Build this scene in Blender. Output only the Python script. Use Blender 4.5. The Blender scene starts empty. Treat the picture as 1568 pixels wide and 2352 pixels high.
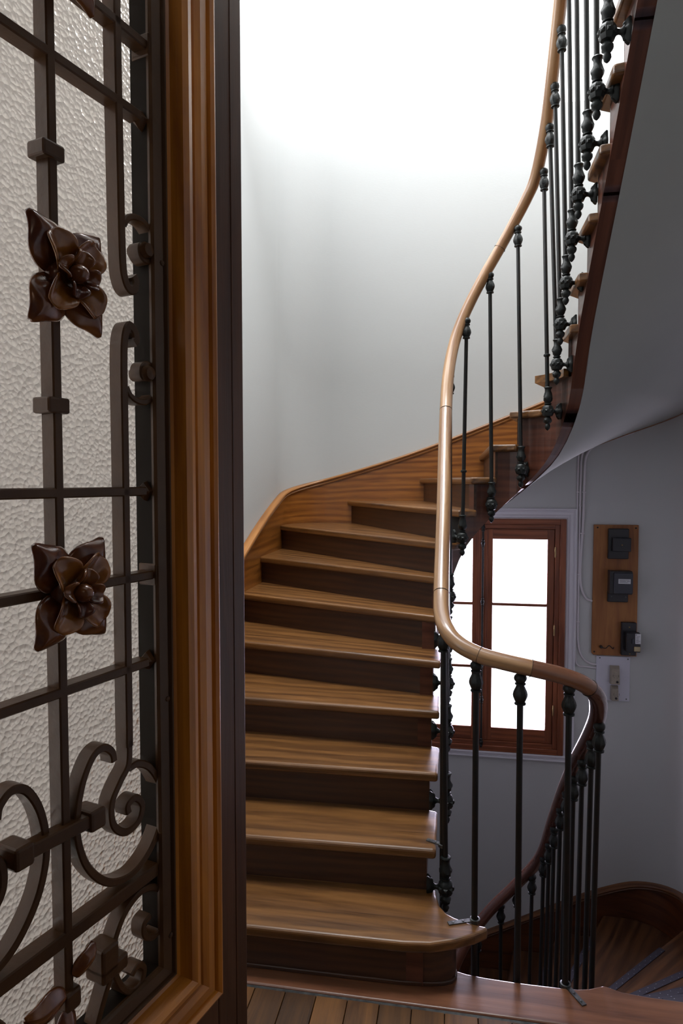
import bpy, bmesh, math, random
from mathutils import Vector, Matrix
random.seed(7)
PI = math.pi
sc = bpy.context.scene
col = sc.collection

# ------------------------------------------------------------------ camera
cd = bpy.data.cameras.new('camera')
cam = bpy.data.objects.new('camera', cd); col.objects.link(cam)
EYE = 1.68
cam.location = (0, 0, EYE)
cam.rotation_euler = (PI/2 - math.atan(71/1500), 0, math.atan2(.168, .986))
cd.sensor_fit = 'VERTICAL'; cd.sensor_height = 36.0
cd.lens = 1500/2352*36.0
cd.clip_start = 0.02
sc.camera = cam

# ------------------------------------------------------------------ world, lights, exposure
w = bpy.data.worlds.new('sky'); sc.world = w; w.use_nodes = True
bg = w.node_tree.nodes['Background']
bg.inputs[0].default_value = (.86, .93, 1.0, 1); bg.inputs[1].default_value = 2.6

def area(name, loc, direction, sx, sy, power, color):
    l = bpy.data.lights.new(name, 'AREA'); l.shape = 'RECTANGLE'
    l.size = sx; l.size_y = sy; l.energy = power; l.color = color
    o = bpy.data.objects.new(name, l); col.objects.link(o)
    o.location = loc
    o.rotation_euler = Vector(direction).to_track_quat('-Z', 'Y').to_euler()
    return o
# daylight by the stair window, plus lights added at unseen upper, roof and landing windows
area('added_upper_light', (-1.46, 2.80, 4.05), (1, .35, .0), 1.25, 1.8, 40, (1, .99, .98))
area('added_roof_light', (-.30, 2.75, 6.35), (0, .62, -1), 1.5, 1.3, 260, (.97, .99, 1))
area('window_daylight', (.224, 5.16, .53), (0, -1, -.08), 1.1, 1.6, 88, (.84, .76, 1.0))
area('added_landing_light', (-1.46, .66, 1.75), (1, .1, 0), .62, 1.9, 1.2, (1, .93, .9))
area('hall_lamp', (.1, -1.05, 2.55), (0, .2, -1), .4, .4, .8, (1, .8, .6))

sc.view_settings.view_transform = 'Standard'
sc.view_settings.look = 'None'
sc.view_settings.exposure = 0.0
sc.view_settings.gamma = 1.0
sc.view_settings.use_curve_mapping = False

# ------------------------------------------------------------------ materials
def newmat(name):
    m = bpy.data.materials.new(name); m.use_nodes = True
    return m, m.node_tree.nodes, m.node_tree.links, m.node_tree.nodes['Principled BSDF']

def wood(name, dark, light, rough=.35, axis=0, coords='Object', scale=1.0, bump=.3, coat=.25, var=.25, spec=.5):
    m, N, L, b = newmat(name)
    tc = N.new('ShaderNodeTexCoord'); mp = N.new('ShaderNodeMapping')
    oi = N.new('ShaderNodeObjectInfo')
    add = N.new('ShaderNodeVectorMath'); add.operation = 'ADD'
    mul = N.new('ShaderNodeVectorMath'); mul.operation = 'SCALE'
    mul.inputs[0].default_value = (7.3, 3.1, 5.7)
    L.new(oi.outputs['Random'], mul.inputs['Scale'])
    L.new(tc.outputs[coords], add.inputs[0]); L.new(mul.outputs[0], add.inputs[1])
    L.new(add.outputs[0], mp.inputs[0])
    s = [28*scale]*3; s[axis] = 2.2*scale
    mp.inputs['Scale'].default_value = s
    n1 = N.new('ShaderNodeTexNoise'); n1.inputs['Scale'].default_value = 1.0
    n1.inputs['Detail'].default_value = 7; n1.inputs['Roughness'].default_value = .62; n1.inputs['Distortion'].default_value = .7
    L.new(mp.outputs[0], n1.inputs['Vector'])
    mp2 = N.new('ShaderNodeMapping'); s2 = [210*scale]*3; s2[axis] = 6*scale
    mp2.inputs['Scale'].default_value = s2; L.new(add.outputs[0], mp2.inputs[0])
    n2 = N.new('ShaderNodeTexNoise'); n2.inputs['Scale'].default_value = 1; n2.inputs['Detail'].default_value = 3
    L.new(mp2.outputs[0], n2.inputs['Vector'])
    mp3 = N.new('ShaderNodeMapping'); s3 = [9*scale]*3; s3[axis] = 1.1*scale
    mp3.inputs['Scale'].default_value = s3; L.new(add.outputs[0], mp3.inputs[0])
    wv = N.new('ShaderNodeTexWave'); wv.wave_type = 'RINGS'; wv.inputs['Scale'].default_value = 1.1
    wv.inputs['Distortion'].default_value = 5.5; wv.inputs['Detail'].default_value = 3; wv.inputs['Detail Scale'].default_value = 1.2
    L.new(mp3.outputs[0], wv.inputs['Vector'])
    mx = N.new('ShaderNodeMath'); mx.operation = 'MULTIPLY_ADD'; mx.inputs[1].default_value = .25
    L.new(n2.outputs['Fac'], mx.inputs[0]); L.new(n1.outputs['Fac'], mx.inputs[2])
    mx2 = N.new('ShaderNodeMath'); mx2.operation = 'MULTIPLY_ADD'; mx2.inputs[1].default_value = .26
    L.new(wv.outputs['Fac'], mx2.inputs[0]); L.new(mx.outputs[0], mx2.inputs[2])
    rp = N.new('ShaderNodeValToRGB')
    rp.color_ramp.elements[0].position = .46; rp.color_ramp.elements[0].color = (*dark, 1)
    rp.color_ramp.elements[1].position = .98; rp.color_ramp.elements[1].color = (*light, 1)
    L.new(mx2.outputs[0], rp.inputs[0])
    hs = N.new('ShaderNodeHueSaturation')
    mr = N.new('ShaderNodeMapRange'); mr.inputs['To Min'].default_value = 1-var; mr.inputs['To Max'].default_value = 1+var
    L.new(oi.outputs['Random'], mr.inputs['Value']); L.new(mr.outputs[0], hs.inputs['Value'])
    L.new(rp.outputs[0], hs.inputs['Color']); L.new(hs.outputs[0], b.inputs['Base Color'])
    bp = N.new('ShaderNodeBump'); bp.inputs['Strength'].default_value = bump; bp.inputs['Distance'].default_value = .002
    L.new(mx.outputs[0], bp.inputs['Height']); L.new(bp.outputs[0], b.inputs['Normal'])
    rr = N.new('ShaderNodeMapRange'); rr.inputs['To Min'].default_value = rough-.08; rr.inputs['To Max'].default_value = rough+.14
    L.new(n1.outputs['Fac'], rr.inputs['Value']); L.new(rr.outputs[0], b.inputs['Roughness'])
    b.inputs['Coat Weight'].default_value = coat; b.inputs['Coat Roughness'].default_value = .22
    b.inputs['Specular IOR Level'].default_value = spec
    return m

def plain(name, c, rough=.5, metal=0., bump=0., bscale=60, coat=0., c2=None, nscale=8, bdist=.002):
    m, N, L, b = newmat(name)
    b.inputs['Base Color'].default_value = (*c, 1); b.inputs['Roughness'].default_value = rough
    b.inputs['Metallic'].default_value = metal; b.inputs['Coat Weight'].default_value = coat
    b.inputs['Coat Roughness'].default_value = .15
    tc = N.new('ShaderNodeTexCoord')
    if c2:
        n = N.new('ShaderNodeTexNoise'); n.inputs['Scale'].default_value = nscale; n.inputs['Detail'].default_value = 6
        L.new(tc.outputs['Object'], n.inputs['Vector'])
        rp = N.new('ShaderNodeValToRGB'); rp.color_ramp.elements[0].position = .35; rp.color_ramp.elements[1].position = .68
        rp.color_ramp.elements[0].color = (*c, 1); rp.color_ramp.elements[1].color = (*c2, 1)
        L.new(n.outputs['Fac'], rp.inputs[0]); L.new(rp.outputs[0], b.inputs['Base Color'])
    if bump:
        n = N.new('ShaderNodeTexNoise'); n.inputs['Scale'].default_value = bscale; n.inputs['Detail'].default_value = 4
        L.new(tc.outputs['Object'], n.inputs['Vector'])
        bp = N.new('ShaderNodeBump'); bp.inputs['Strength'].default_value = bump; bp.inputs['Distance'].default_value = bdist
        L.new(n.outputs['Fac'], bp.inputs['Height']); L.new(bp.outputs[0], b.inputs['Normal'])
    return m

M = {}
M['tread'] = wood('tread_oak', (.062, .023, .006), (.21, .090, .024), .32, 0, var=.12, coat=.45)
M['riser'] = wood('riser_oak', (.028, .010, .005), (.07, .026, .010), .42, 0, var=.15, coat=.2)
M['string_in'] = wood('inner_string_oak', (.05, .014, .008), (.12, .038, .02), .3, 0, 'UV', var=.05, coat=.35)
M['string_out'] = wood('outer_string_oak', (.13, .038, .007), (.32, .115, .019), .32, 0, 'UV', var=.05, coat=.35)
M['string_mould'] = wood('string_moulding_oak', (.18, .062, .013), (.40, .165, .036), .35, 0, 'UV', var=.03)
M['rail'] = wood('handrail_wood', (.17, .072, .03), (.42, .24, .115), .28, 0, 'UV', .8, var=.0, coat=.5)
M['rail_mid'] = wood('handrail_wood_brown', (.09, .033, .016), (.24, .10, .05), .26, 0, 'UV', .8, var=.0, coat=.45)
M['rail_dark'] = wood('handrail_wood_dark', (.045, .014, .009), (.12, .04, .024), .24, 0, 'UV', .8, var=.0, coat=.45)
M['tread_low'] = wood('tread_oak_shaded', (.035, .013, .005), (.125, .052, .018), .34, 0, var=.12, coat=.25)  # lower-flight tread, string and moulding: oak darkened to stand for shade down there
M['string_low'] = wood('outer_string_oak_shaded', (.05, .014, .005), (.13, .04, .011), .36, 0, 'UV', var=.05, coat=.2)
M['tread_low_uv'] = wood('string_moulding_shaded', (.07, .022, .007), (.19, .075, .022), .4, 0, 'UV', var=.0, coat=.2)
M['plank'] = wood('parquet_oak', (.034, .013, .004), (.12, .050, .013), .52, 1, var=.28, coat=0, spec=.3)
M['kerb'] = wood('kerb_oak', (.085, .028, .013), (.21, .082, .038), .3, 0, var=.02, coat=1.0, scale=.9)
M['win'] = wood('window_wood', (.13, .035, .014), (.30, .09, .035), .38, 2, var=.1)
M['winh'] = wood('window_wood_horizontal', (.13, .035, .014), (.30, .09, .035), .38, 0, var=.1)
M['board'] = wood('board_plywood', (.20, .07, .02), (.36, .15, .045), .55, 2, var=.0, coat=0, bump=.05)
M['stile'] = wood('door_stile_varnish', (.045, .017, .009), (.095, .036, .016), .34, 2, var=.02, coat=.15, spec=.35, scale=1.3, bump=.25)
M['mould'] = wood('door_moulding_varnish', (.28, .080, .007), (.60, .215, .017), .34, 2, var=.02, coat=.5)
M['mouldh'] = wood('door_moulding_horizontal', (.28, .080, .007), (.60, .215, .017), .34, 0, 'UV', var=.02, coat=.5)
M['frame_metal'] = plain('painted_brown_frame', (.052, .023, .008), .4, .0, .35, 45, .08, (.080, .036, .013), 6)
M['bar'] = plain('bronze_painted_bar', (.050, .021, .007), .38, .0, .35, 70, .1, (.080, .034, .011), 9)
M['bar'].node_tree.nodes['Principled BSDF'].inputs['Specular IOR Level'].default_value = .25
M['frame_metal'].node_tree.nodes['Principled BSDF'].inputs['Specular IOR Level'].default_value = .35
M['rebate'] = plain('dark_rebate_paint', (.012, .008, .005), .6)
M['rebate'].node_tree.nodes['Principled BSDF'].inputs['Specular IOR Level'].default_value = .1
M['flower_cup'] = plain('lacquered_bronze_cup', (.15, .045, .008), .22, .1, .2, 40, .6, (.34, .125, .02), 26)
M['flower'] = plain('lacquered_bronze_flower', (.085, .018, .007), .22, .1, .2, 40, .6, (.20, .065, .012), 26)
M['iron'] = plain('black_cast_iron', (.006, .008, .0075), .45, .0, .35, 140, .0, (.011, .013, .012), 30)
M['iron_rod'] = plain('dark_iron_rod', (.006, .008, .008), .42, .0, .12, 100, .0, (.014, .009, .007), 35)
for k_ in ('iron', 'iron_rod'): M[k_].node_tree.nodes['Principled BSDF'].inputs['Specular IOR Level'].default_value = .38
M['steel'] = plain('worn_steel_strap', (.16, .17, .17), .38, .9, .2, 90, 0, (.08, .08, .08), 40)
M['paint_white'] = plain('white_trim_paint', (.68, .67, .72), .45, 0, .1, 30)
M['ceiling'] = plain('ceiling_paint', (.66, .66, .65), .8, 0, .05, 20)
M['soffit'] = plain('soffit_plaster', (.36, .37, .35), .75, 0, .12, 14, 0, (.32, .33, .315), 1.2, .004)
M['black_plastic'] = plain('black_bakelite', (.014, .014, .017), .33, 0, .03, 200)
M['dark_plastic'] = plain('dark_grey_plastic', (.035, .038, .05), .4)
M['beige'] = plain('beige_plastic', (.34, .30, .24), .45)
M['white_plastic'] = plain('white_panel', (.60, .60, .68), .5)
M['label'] = plain('paper_label', (.62, .63, .66), .6)
M['ink'] = plain('label_ink', (.05, .05, .06), .6)
M['brass'] = plain('dull_brass', (.32, .22, .10), .35, .8)
M['amber'] = plain('amber_lens', (.42, .34, .18), .25, 0, 0, 10, .4)
M['conduit'] = plain('painted_conduit', (.64, .61, .64), .4, 0, .08, 50)
M['nosing'] = plain('studded_rubber_strip', (.035, .032, .045), .45, .1, .1, 150)
M['stud'] = plain('steel_stud', (.42, .43, .47), .3, .9)
M['dark'] = plain('dark_gap', (.01, .008, .007), .8)
M['hall'] = plain('hall_paint', (.22, .19, .16), .8)
M['concrete'] = plain('cellar_floor', (.16, .12, .09), .8)

def wallmat():
    m, N, L, b = newmat('wall_paint_ribbed')
    b.inputs['Roughness'].default_value = .62
    tc = N.new('ShaderNodeTexCoord')
    n = N.new('ShaderNodeTexNoise'); n.inputs['Scale'].default_value = 1.3; n.inputs['Detail'].default_value = 5
    L.new(tc.outputs['Object'], n.inputs['Vector'])
    rp = N.new('ShaderNodeValToRGB'); rp.color_ramp.elements[0].color = (.54, .557, .552, 1); rp.color_ramp.elements[1].color = (.52, .535, .535, 1)
    L.new(n.outputs['Fac'], rp.inputs[0]); L.new(rp.outputs[0], b.inputs['Base Color'])
    mp = N.new('ShaderNodeMapping'); mp.inputs['Scale'].default_value = (40, 40, 190)
    L.new(tc.outputs['Object'], mp.inputs[0])
    n2 = N.new('ShaderNodeTexNoise'); n2.inputs['Scale'].default_value = 1.0; n2.inputs['Detail'].default_value = 2
    L.new(mp.outputs[0], n2.inputs['Vector'])
    bp = N.new('ShaderNodeBump'); bp.inputs['Strength'].default_value = .22; bp.inputs['Distance'].default_value = .0015
    L.new(n2.outputs['Fac'], bp.inputs['Height']); L.new(bp.outputs[0], b.inputs['Normal'])
    return m
M['wall'] = wallmat()

def glass_door():
    m = bpy.data.materials.new('stippled_door_glass'); m.use_nodes = True
    N, L = m.node_tree.nodes, m.node_tree.links; N.clear()
    out = N.new('ShaderNodeOutputMaterial')
    tc = N.new('ShaderNodeTexCoord'); mp = N.new('ShaderNodeMapping')
    mp.inputs['Scale'].default_value = (1, 1, 1); L.new(tc.outputs['Object'], mp.inputs[0])
    dn = N.new('ShaderNodeTexNoise'); dn.inputs['Scale'].default_value = 45
    L.new(mp.outputs[0], dn.inputs['Vector'])
    va = N.new('ShaderNodeVectorMath'); va.operation = 'MULTIPLY_ADD'; va.inputs[1].default_value = (.006, .006, .006)
    L.new(dn.outputs['Color'], va.inputs[0]); L.new(mp.outputs[0], va.inputs[2])
    v = N.new('ShaderNodeTexVoronoi'); v.feature = 'SMOOTH_F1'; v.inputs['Scale'].default_value = 150
    v.inputs['Smoothness'].default_value = .1; v.inputs['Randomness'].default_value = 1
    L.new(va.outputs[0], v.inputs['Vector'])
    bp = N.new('ShaderNodeBump'); bp.inputs['Strength'].default_value = 1.0; bp.inputs['Distance'].default_value = .0085; bp.invert = True
    pw_ = N.new('ShaderNodeMath'); pw_.operation = 'POWER'; pw_.inputs[1].default_value = 2.0; L.new(v.outputs['Distance'], pw_.inputs[0])
    L.new(pw_.outputs[0], bp.inputs['Height'])
    tr = N.new('ShaderNodeBsdfTranslucent'); tr.inputs[0].default_value = (.92, .79, .68, 1)
    rf = N.new('ShaderNodeBsdfRefraction'); rf.inputs['Roughness'].default_value = .10; rf.inputs['IOR'].default_value = 1.45
    rf.inputs[0].default_value = (.95, .86, .78, 1)
    gl = N.new('ShaderNodeBsdfGlossy'); gl.inputs['Roughness'].default_value = .12; gl.inputs[0].default_value = (.9, .85, .82, 1)
    for s in (tr, rf, gl): L.new(bp.outputs[0], s.inputs['Normal'])
    a = N.new('ShaderNodeMixShader'); a.inputs[0].default_value = .68; L.new(tr.outputs[0], a.inputs[1]); L.new(rf.outputs[0], a.inputs[2])
    c = N.new('ShaderNodeMixShader'); c.inputs[0].default_value = .10; L.new(a.outputs[0], c.inputs[1]); L.new(gl.outputs[0], c.inputs[2])
    L.new(c.outputs[0], out.inputs[0])
    return m
M['door_glass'] = glass_door()

def glass_clear():
    m = bpy.data.materials.new('clear_window_glass'); m.use_nodes = True
    N, L = m.node_tree.nodes, m.node_tree.links; N.clear()
    out = N.new('ShaderNodeOutputMaterial')
    t = N.new('ShaderNodeBsdfTransparent'); g = N.new('ShaderNodeBsdfGlossy'); g.inputs['Roughness'].default_value = .03
    a = N.new('ShaderNodeMixShader'); a.inputs[0].default_value = .06
    L.new(t.outputs[0], a.inputs[1]); L.new(g.outputs[0], a.inputs[2]); L.new(a.outputs[0], out.inputs[0])
    return m
M['glass'] = glass_clear()

# ------------------------------------------------------------------ object helpers
WM = {}
def link(o, parent=None, W=None):
    W = W or Matrix.Identity(4)
    col.objects.link(o); WM[o.name] = W
    if parent:
        o.parent = parent; o.matrix_local = WM[parent.name].inverted() @ W
    else:
        o.matrix_world = W
    return o
def tag(o, label=None, cat=None, group=None, kind=None):
    if label: o['label'] = label
    if cat: o['category'] = cat
    if group: o['group'] = group
    if kind: o['kind'] = kind
    return o
def empty(name, loc=(0, 0, 0), rz=0, parent=None):
    o = bpy.data.objects.new(name, None); o.empty_display_size = .1
    return link(o, parent, Matrix.Translation(loc) @ Matrix.Rotation(rz, 4, 'Z'))

class MB:
    """collects geometry, in world (or own) coordinates"""
    def __init__(s): s.v = []; s.f = []; s.uv = {}
    def add(s, vs, fs, uvs=None):
        o = len(s.v); s.v += [Vector(v) for v in vs]
        for i, f in enumerate(fs):
            if uvs: s.uv[len(s.f)] = uvs[i]
            s.f.append([k+o for k in f])
        return s
    def box(s, a, b, T=None):
        x0, y0, z0 = a; x1, y1, z1 = b
        vs = [Vector(p) for p in ((x0,y0,z0),(x1,y0,z0),(x1,y1,z0),(x0,y1,z0),(x0,y0,z1),(x1,y0,z1),(x1,y1,z1),(x0,y1,z1))]
        if T: vs = [T @ v for v in vs]
        return s.add(vs, [(0,3,2,1),(4,5,6,7),(0,1,5,4),(1,2,6,5),(2,3,7,6),(3,0,4,7)])
    def prism(s, poly, z0, z1, T=None):
        n = len(poly)
        vs = [Vector((x, y, z0)) for x, y in poly] + [Vector((x, y, z1)) for x, y in poly]
        if T: vs = [T @ v for v in vs]
        return s.add(vs, [list(range(n))[::-1], list(range(n, 2*n))] + [(i, (i+1) % n, (i+1) % n+n, i+n) for i in range(n)])
    def lathe(s, prof, seg=12, T=None, caps=True):
        vs, fs = [], []
        for r, z in prof:
            for k in range(seg):
                a = 2*PI*k/seg; vs.append(Vector((r*math.cos(a), r*math.sin(a), z)))
        for i in range(len(prof)-1):
            for k in range(seg):
                k2 = (k+1) % seg
                fs.append((i*seg+k, i*seg+k2, (i+1)*seg+k2, (i+1)*seg+k))
        if caps:
            fs.append(list(range(seg))[::-1]); fs.append(list(range((len(prof)-1)*seg, len(prof)*seg)))
        if T: vs = [T @ v for v in vs]
        return s.add(vs, fs)
    def sweep(s, path, prof, up=None, closed_prof=True, caps=True, scale=None):
        """prof: 2D points (side, up). up: fixed reference vector, else parallel transport"""
        P = [Vector(p) for p in path]; n = len(P); m = len(prof)
        T = []
        for i in range(n):
            t = (P[min(i+1, n-1)]-P[max(i-1, 0)])
            T.append(t.normalized())
        vs = []; L = [0]
        for i in range(1, n): L.append(L[-1]+(P[i]-P[i-1]).length)
        ref = Vector(up) if up is not None else (Vector((0, 0, 1)) if abs(T[0].z) < .9 else Vector((1, 0, 0)))
        for i in range(n):
            t = T[i]
            u = (ref - t*ref.dot(t)).normalized()
            if up is None: ref = u
            side = t.cross(u).normalized()
            k = scale[i] if scale else 1
            for a, b in prof: vs.append(P[i]+side*a*k+u*b*k)
        fs, uvs = [], []
        mm = m if closed_prof else m-1
        per = [0]
        for j in range(mm):
            a, b = prof[j], prof[(j+1) % m]; per.append(per[-1]+math.hypot(a[0]-b[0], a[1]-b[1]))
        for i in range(n-1):
            for j in range(mm):
                j2 = (j+1) % m
                fs.append((i*m+j, i*m+j2, (i+1)*m+j2, (i+1)*m+j))
                uvs.append(((L[i], per[j]), (L[i], per[j+1]), (L[i+1], per[j+1]), (L[i+1], per[j])))
        if caps and closed_prof:
            fs.append(list(range(m))[::-1]); uvs.append([(0, 0)]*m)
            fs.append(list(range((n-1)*m, n*m))); uvs.append([(0, 0)]*m)
        return s.add(vs, fs, uvs)
    def mesh(s, name, W=None, smooth=None):
        me = bpy.data.meshes.new(name)
        inv = W.inverted() if W else None
        me.from_pydata([tuple(inv @ v) if inv else tuple(v) for v in s.v], [], s.f)
        if s.uv:
            ul = me.uv_layers.new(name='UVMap')
            for pi, p in enumerate(me.polygons):
                u = s.uv.get(pi)
                if u:
                    for k, li in enumerate(p.loop_indices): ul.data[li].uv = u[k]
        bm = bmesh.new(); bm.from_mesh(me); bmesh.ops.recalc_face_normals(bm, faces=bm.faces[:]); bm.to_mesh(me); bm.free()
        if smooth is not None:
            me.shade_smooth(); me.set_sharp_from_angle(angle=math.radians(smooth))
        me.update()
        return me
    def build(s, name, mat, parent=None, W=None, smooth=None, bevel=None, seg=2, lim=40):
        """vertices are world coords; W is the object's own frame"""
        me = s.mesh(name, W, smooth); me.materials.append(mat)
        o = bpy.data.objects.new(name, me); link(o, parent, W)
        if bevel:
            b = o.modifiers.new('bevel', 'BEVEL'); b.width = bevel; b.segments = seg; b.limit_method = 'ANGLE'; b.angle_limit = math.radians(lim)
            b.harden_normals = False
        return o
def frame(loc, rz=0): return Matrix.Translation(loc) @ Matrix.Rotation(rz, 4, 'Z')
def put(name, me, parent, W):
    o = bpy.data.objects.new(name, me); return link(o, parent, W)

def catmull(pts, per=8):
    P = [Vector(p) for p in pts]; out = []
    for i in range(len(P)-1):
        p0 = P[max(i-1, 0)]; p1 = P[i]; p2 = P[i+1]; p3 = P[min(i+2, len(P)-1)]
        for k in range(per):
            t = k/per
            out.append(.5*((2*p1)+(p2-p0)*t+(2*p0-5*p1+4*p2-p3)*t*t+(3*p1-p0-3*p2+p3)*t**3))
    out.append(P[-1]); return out
def rprof(w, h, r=.003, seg=1):
    """rounded rectangle profile w x h"""
    o = []
    for cx, cy, a0 in ((w/2-r, h/2-r, 0), (-w/2+r, h/2-r, 90), (-w/2+r, -h/2+r, 180), (w/2-r, -h/2+r, 270)):
        for k in range(seg+1):
            a = math.radians(a0+90*k/seg); o.append((cx+r*math.cos(a), cy+r*math.sin(a)))
    return o
def cprof(r, n=10, ry=None): return [(r*math.cos(2*PI*k/n), (ry or r)*math.sin(2*PI*k/n)) for k in range(n)]

# ------------------------------------------------------------------ stair plan curves
class Poly:
    def __init__(s, pts):
        s.p = [Vector(p) for p in pts]; s.L = [0]
        for a, b in zip(s.p, s.p[1:]): s.L.append(s.L[-1]+(b-a).length)
    def at(s, l):
        if l <= 0: i = 0
        elif l >= s.L[-1]: i = len(s.p)-2
        else:
            i = 0
            while s.L[i+1] < l: i += 1
        d = s.L[i+1]-s.L[i]
        return s.p[i]+(s.p[i+1]-s.p[i])*((l-s.L[i])/d)
    def find(s, q):
        q = Vector(q); best = (9e9, 0)
        for i in range(len(s.p)-1):
            a, b = s.p[i], s.p[i+1]; d = b-a
            t = max(0, min(1, (q-a).dot(d)/d.length_squared)); e = (a+d*t-q).length
            if e < best[0]: best = (e, s.L[i]+t*d.length)
        return best[1]
    def between(s, l0, l1, step=.04):
        if abs(l1-l0) < 1e-6: return [s.at(l0)]
        n = max(1, int(abs(l1-l0)/step)); return [s.at(l0+(l1-l0)*k/n) for k in range(n+1)]
CX, CY, RN = .23, 3.22, .28
def inner_curve(off, y0=1.2):
    """off > 0 : away from the well (under the treads); the nose line is off = 0"""
    R = RN+off; pts = [(CX-R, y0)]+[(CX-R, y0+(CY-y0)*k/12) for k in range(1, 12)]
    pts += [(CX-R*math.cos(a), CY+R*math.sin(a)) for a in [PI*k/28 for k in range(29)]]
    pts += [(CX+R, CY-(CY-y0)*k/12) for k in range(1, 13)]
    return pts
XL, XR, YF, RC = -1.23, 1.57, 4.95, .30
def outer_curve(off, y0=.0, rc=None):
    """off > 0 : further out, into the wall"""
    r = RC+off
    pts = [(XL-off, y0), (XL-off, YF-RC)]
    pts += [(XL+RC-r*math.cos(a), YF-RC+r*math.sin(a)) for a in [PI/2*k/10 for k in range(1, 11)]]
    pts += [(XR-RC+r*math.sin(a), YF-RC+r*math.cos(a)) for a in [PI/2*k/10 for k in range(0, 11)]]
    pts += [(XR+off, y0)]
    return pts
NC = Poly(inner_curve(0)); OC = Poly(outer_curve(0))
NK = len(inner_curve(0))
def ic(l, off):
    """point at nose-curve parameter l shifted by off"""
    p = NC.at(l)
    if p.y <= CY: d = Vector((-1 if p.x < CX else 1, 0))
    else: d = (p-Vector((CX, CY))).normalized()
    return p+d*off
def oc(l, off):
    p = OC.at(l); q = OC.at(l+.002) if l < OC.L[-1]-.003 else OC.at(l-.002)
    t = (q-p).normalized() if l < OC.L[-1]-.003 else (p-q).normalized()
    return p+Vector((-t.y, t.x))*off
RISE = .17

UP_IN = {1: (-.05, 2.075), 2: (-.05, 2.335), 3: (-.05, 2.588), 4: (-.05, 2.822), 5: (-.05, 3.005), 6: (-.05, 3.19), 7: (-.05, 3.325),
         8: (-.04, 3.385), 9: (.005, 3.44), 10: (.08, 3.485), 11: (.185, 3.5), 12: (.285, 3.495), 13: (.41, 3.45), 14: (.51, 3.27),
         15: (.51, 3.12), 16: (.51, 2.935), 17: (.51, 2.748), 18: (.51, 2.564), 19: (.51, 2.38), 20: (.51, 2.2), 21: (.51, 2.02)}
UP_OUT = {1: (-1.23, 2.06), 2: (-1.23, 2.30), 3: (-1.23, 2.57), 4: (-1.23, 2.87), 5: (-1.23, 3.25), 6: (-1.23, 3.67), 7: (-1.23, 4.07),
          8: (-1.21, 4.58), 9: (-.80, 4.95), 10: (-.25, 4.95), 11: (.19, 4.95), 12: (.62, 4.95), 13: (1.03, 4.95), 14: (1.46, 4.85),
          15: (1.57, 4.42), 16: (1.57, 3.97), 17: (1.57, 3.53), 18: (1.57, 3.12), 19: (1.57, 2.74), 20: (1.57, 2.38), 21: (1.57, 2.04)}
DN_IN = {0: (.51, 2.19), 1: (.51, 2.38), 2: (.51, 2.57), 3: (.51, 2.76), 4: (.51, 2.94), 5: (.51, 3.16), 6: (.50, 3.30), 7: (.46, 3.38), 8: (.40, 3.44),
         9: (.33, 3.48), 10: (.25, 3.5), 11: (.17, 3.49), 12: (.09, 3.46), 13: (.02, 3.41), 14: (-.04, 3.3), 15: (-.05, 3.13), 16: (-.05, 2.95), 17: (-.05, 2.77), 18: (-.05, 2.59)}
DN_OUT = {0: (1.57, 2.19), 1: (1.57, 2.44), 2: (1.57, 2.70), 3: (1.57, 2.97), 4: (1.57, 3.26), 5: (1.57, 3.47), 6: (1.57, 3.77), 7: (1.57, 4.13), 8: (1.50, 4.63),
          9: (1.12, 4.95), 10: (.80, 4.95), 11: (.48, 4.95), 12: (.15, 4.95), 13: (-.2, 4.95), 14: (-.6, 4.95), 15: (-1.1, 4.87), 16: (-1.23, 4.4), 17: (-1.23, 3.95), 18: (-1.23, 3.5)}
UI = {n: NC.find(p) for n, p in UP_IN.items()}; UO = {n: OC.find(p) for n, p in UP_OUT.items()}
DI = {n: NC.find(p) for n, p in DN_IN.items()}; DO = {n: OC.find(p) for n, p in DN_OUT.items()}
def lerp_tab(tab, x):
    ks = sorted(tab)
    if x <= ks[0]:
        a, b = ks[0], ks[1]
    elif x >= ks[-1]: a, b = ks[-2], ks[-1]
    else:
        a = max(k for k in ks if k <= x); b = min(k for k in ks if k > x)
    return tab[a]+(tab[b]-tab[a])*(x-a)/(b-a)
def smooth_tab(tab, x, w=.9):
    n = 7; return sum(lerp_tab(tab, x+w*(k/(n-1)-.5)*2) for k in range(n))/n
def n_of(tab, l):
    """fractional step number at parameter l (tab monotonic)"""
    ks = sorted(tab)
    for a, b in zip(ks, ks[1:]):
        if min(tab[a], tab[b]) <= l <= max(tab[a], tab[b]): return a+(l-tab[a])/(tab[b]-tab[a])
    a, b = (ks[0], ks[1]) if abs(l-tab[ks[0]]) < abs(l-tab[ks[-1]]) else (ks[-2], ks[-1])
    return a+(l-tab[a])/(tab[b]-tab[a])

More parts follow.
